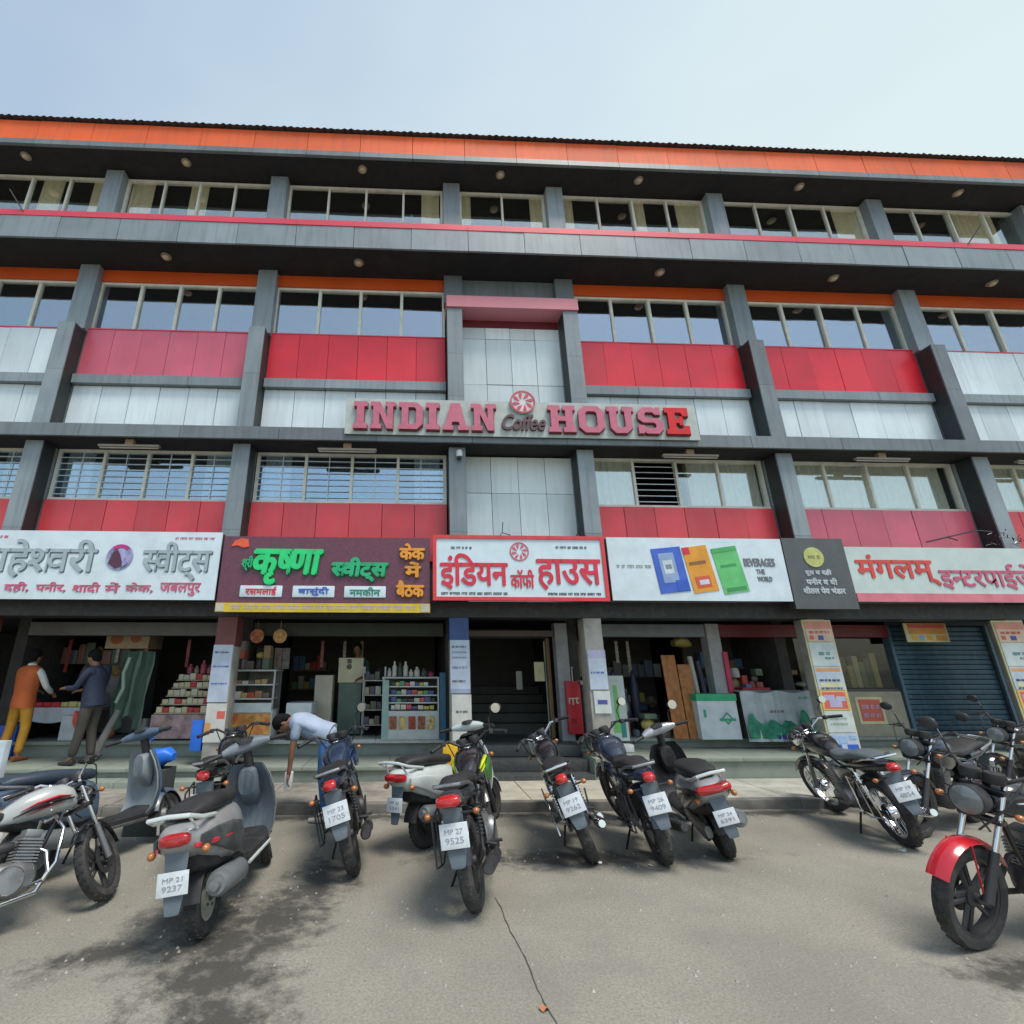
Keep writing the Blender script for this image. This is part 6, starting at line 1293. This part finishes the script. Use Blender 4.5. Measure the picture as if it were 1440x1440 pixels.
gs = empty('grocery_rack', (0, 0, 0)); tag(gs, 'wide stepped rack of cream packets left of the maroon topped pillar', 'rack')
MB().box(-4.30, -3.12, 9.05, 9.10, .56, .93).build('rack_front', mat('printed rack front', (.36, .24, .26), .6, var=.5, scale=7, dirt=(.5, .42, .2), dscale=4), gs)
for i in range(5): MB().box(-4.28 + .03 * i, -3.12, 9.08 + .1 * i, 9.2 + .1 * i, .94 + .13 * i, .955 + .13 * i).build('rack_shelf', mat('cream shelf', (.5, .44, .3), .6), gs)
crm = [(.62, .55, .36), (.6, .52, .33), (.64, .6, .46), (.55, .45, .25), (.5, .04, .04), (.58, .55, .42)]
for i in range(5): goods('grocery_packet', -4.26 + .03 * i, -3.14, 9.095 + .1 * i, .957 + .13 * i, 12, .085, .12, .07, .11, crm, 'cream packet on tier %s of the stepped rack' % ['one, the lowest,', 'two', 'three', 'four', 'five, the highest,'][i], 'packet', 'packets on rack tier %s' % ['one', 'two', 'three', 'four', 'five'][i], dy=.07)
goods('jar', -4.05, -3.2, 9.55, 1.58, 7, .10, .14, .12, .24, [(.3, .22, .16), (.4, .08, .14), (.45, .4, .3)], 'jar standing on the very top of the stepped rack', 'jar', 'jars on top of the rack', shape='bottle')
goods('hanging_pouch', -6.6, -5.3, 10.0, 1.75, 9, .13, .2, .2, .4, [(.16, .12, .1), (.1, .13, .08), (.2, .1, .08), (.14, .14, .16)], 'dim pouch hanging at the back of the far left shop', 'pouch', 'pouches hanging in the far left shop', dy=.03)
goods('stored_sack', 3.75, 4.45, 9.5, .52, 4, .16, .22, .5, 1.25, [(.03, .035, .06), (.05, .05, .05), (.16, .14, .08), (.04, .05, .1)], 'dark upright sack in the stationery shop left of the plywood panels', 'sack', 'dark sacks in the stationery shop', dy=.2, shape='ball')
goods('shop_stock', 3.7, 5.3, 10.6, 1.5, 12, .12, .2, .12, .35, [(.05, .05, .06), (.12, .1, .08), (.16, .15, .14), (.06, .08, .12)], 'dim stock box high on the back of the stationery shop', 'box', 'stock boxes in the stationery shop', dy=.15)
goods('shop_stock', -.7, .5, 11.2, 1.3, 9, .12, .2, .12, .4, [(.05, .05, .05), (.10, .09, .08), (.16, .15, .12)], 'dim stock box at the back of the sweet shop', 'box', 'stock boxes in the sweet shop', dy=.15)

DK = [(.12, .09, .07), (.3, .25, .18), (.08, .09, .12), (.35, .1, .06), (.22, .2, .18), (.4, .36, .26), (.06, .05, .05), (.13, .18, .12)]
def clutter(x0, x1, y, z0, n, label, group, smax=.3):
    """uneven pile of boxes, jars and bags in two or three layers, each a thing"""
    tops = []; x = x0; i = 0
    while x < x1 and i < n:
        wd = rr.uniform(.1, smax); z = z0
        for lay in range(rr.randint(1, 3)):
            hh = rr.uniform(.08, .26); c = rr.choice(DK + ALLC); m_ = mat('goods %.2f %.2f %.2f' % c, c, .6); kind = rr.choice(('box', 'box', 'sack', 'jar'))
            mb = MB(); mb.M = Matrix.Translation((x + wd / 2, y + rr.uniform(-.06, .06), z)) @ Matrix.Rotation(R(rr.uniform(-14, 14)), 4, 'Z')
            if kind == 'box': mb.box(-wd * .46, wd * .46, -.09, .09, 0, hh, .006)
            elif kind == 'sack': mb.ball((0, 0, hh * .5), wd * .5, 1, .7, hh / wd, 10, 7)
            else: mb.lathe([(0, 0), (wd * .36, 0), (wd * .4, hh * .2), (wd * .38, hh * .8), (wd * .25, hh), (0, hh)], 12, 'z')
            o = mb.build('stored_' + kind, m_); tag(o, '%s %s, %s column, %s, %s' % (cname(c), kind, ORD[i % 13], ['bottom', 'second up', 'third up'][lay], label), kind, group)
            z += hh
        x += wd * 1.02; i += 1
clutter(-6.5, -5.4, 11.2, .52, 7, 'at the back of the far left shop', 'pile at the back of the far left shop')
clutter(-4.35, -4.05, 10.0, .52, 2, 'beside the stepped rack', 'pile beside the stepped rack')
clutter(-2.15, -1.2, 10.9, .54, 6, 'on the sweet shop floor', 'pile on the sweet shop floor')
clutter(-2.9, -2.3, 8.95, 1.66, 4, 'on top of the left glass counter', 'things on the left glass counter', .18)
clutter(3.75, 4.5, 9.25, .53, 5, 'left of the plywood panels', 'pile left of the plywood panels')
clutter(3.4, 5.2, 11.1, .52, 10, 'along the back of the stationery shop', 'pile along the back of the stationery shop')
clutter(5.75, 6.65, 9.35, 1.27, 5, 'behind the draped banner', 'pile behind the draped banner', .22)
clutter(7.15, 8.8, 9.75, 1.33, 11, 'deep in the shop window', 'pile deep in the shop window', .22)
clutter(-5.15, -4.95, 9.35, .54, 1, 'beside the stall table', 'pile beside the stall table')
# ---------------------------------------------------------------- odds and ends in front
boxthing('white_sign_slab', mat('pale blue board', (.48, .56, .62), .5), -5.35, -5.0, 6.9, 7.0, .1, .80, 'pale blank board standing on the pavement at the left edge', 'board')
v = []; rr2 = random.Random(2)
tp = MB(); tp.M = Matrix.Translation((-2.82, 6.1, .06)) @ Matrix.Scale(.8, 4)
tp.loft([(-.18, .66, .04, .05), (-.12, .74, .12, .12), (-.02, .82, .16, .12), (.08, .80, .15, .14), (.2, .86, .14, .10), (.3, .84, .08, .05)], 12, 3.5)
tag(tp.build('blue_tarp_cover', mat('bright blue tarp', (.02, .17, .72), .45, bump=.8, bscale=5)), 'bright blue plastic cover bunched behind the blue grey scooter', 'cover')
boxthing('cover_stand', mat('dark crate', (.05, .06, .06), .8), -2.95, -2.60, 5.98, 6.25, .0, .62, 'dark crate carrying the bright blue cover behind the scooter', 'crate')
def scrap(x, y, s_, m_, label, cat='paper scrap', gp=None, z=.004):
    r_ = random.Random(int(x * 100)); k = 7; P = [(x + s_ * math.cos(6.28 * i / k) * r_.uniform(.5, 1), y + s_ * math.sin(6.28 * i / k) * r_.uniform(.4, .9), z + r_.uniform(0, s_ * .5)) for i in range(k)]
    tag(MB().add([(x, y, z + s_ * .3)] + P, [(0, 1 + i, 1 + (i + 1) % k) for i in range(k)]).build('leaf' if cat == 'leaf' else 'paper_scrap', m_), label, cat, gp)
Mpap = mat('paper', (.6, .65, .64), .8)
scrap(1.72, 5.06, .035, Mpap, 'white paper scrap by the rear tyre of the motorcycle before the steps'); scrap(2.15, 4.98, .03, Mpap, 'pale scrap just left of the rear tyre of the dark blue motorcycle')
scrap(4.72, 5.25, .04, Mpap, 'white paper scrap by the rear tyre of the lone wire wheeled motorcycle'); scrap(3.75, 6.25, .03, Mpap, 'small pale scrap near the kerb right of the silver scooter')
scrap(.705, 3.12, .035, mat('dry leaf', (.50, .20, .10), .7), 'orange brown dry leaf on the crack near the bottom of the photo', 'leaf')
rr3 = random.Random(12); pb = MB()
for i in range(700):
    x = rr3.uniform(-3.2, 5.5); y = rr3.uniform(2.8, 6.7); s_ = rr3.uniform(.004, .011)
    pb.add([(x - s_, y - s_ * .7, .0), (x + s_, y - s_, .0), (x + s_ * .8, y + s_, .0), (x - s_ * .8, y + s_ * .8, .0), (x, y, s_ * 1.1)], [(0, 1, 4), (1, 2, 4), (2, 3, 4), (3, 0, 4)])
o = tag(pb.build('grit', mat('grit stone', (.30, .29, .26), .9, var=.5, scale=40)), 'loose grit and small stones scattered over the road', 'grit'); o['kind'] = 'stuff'
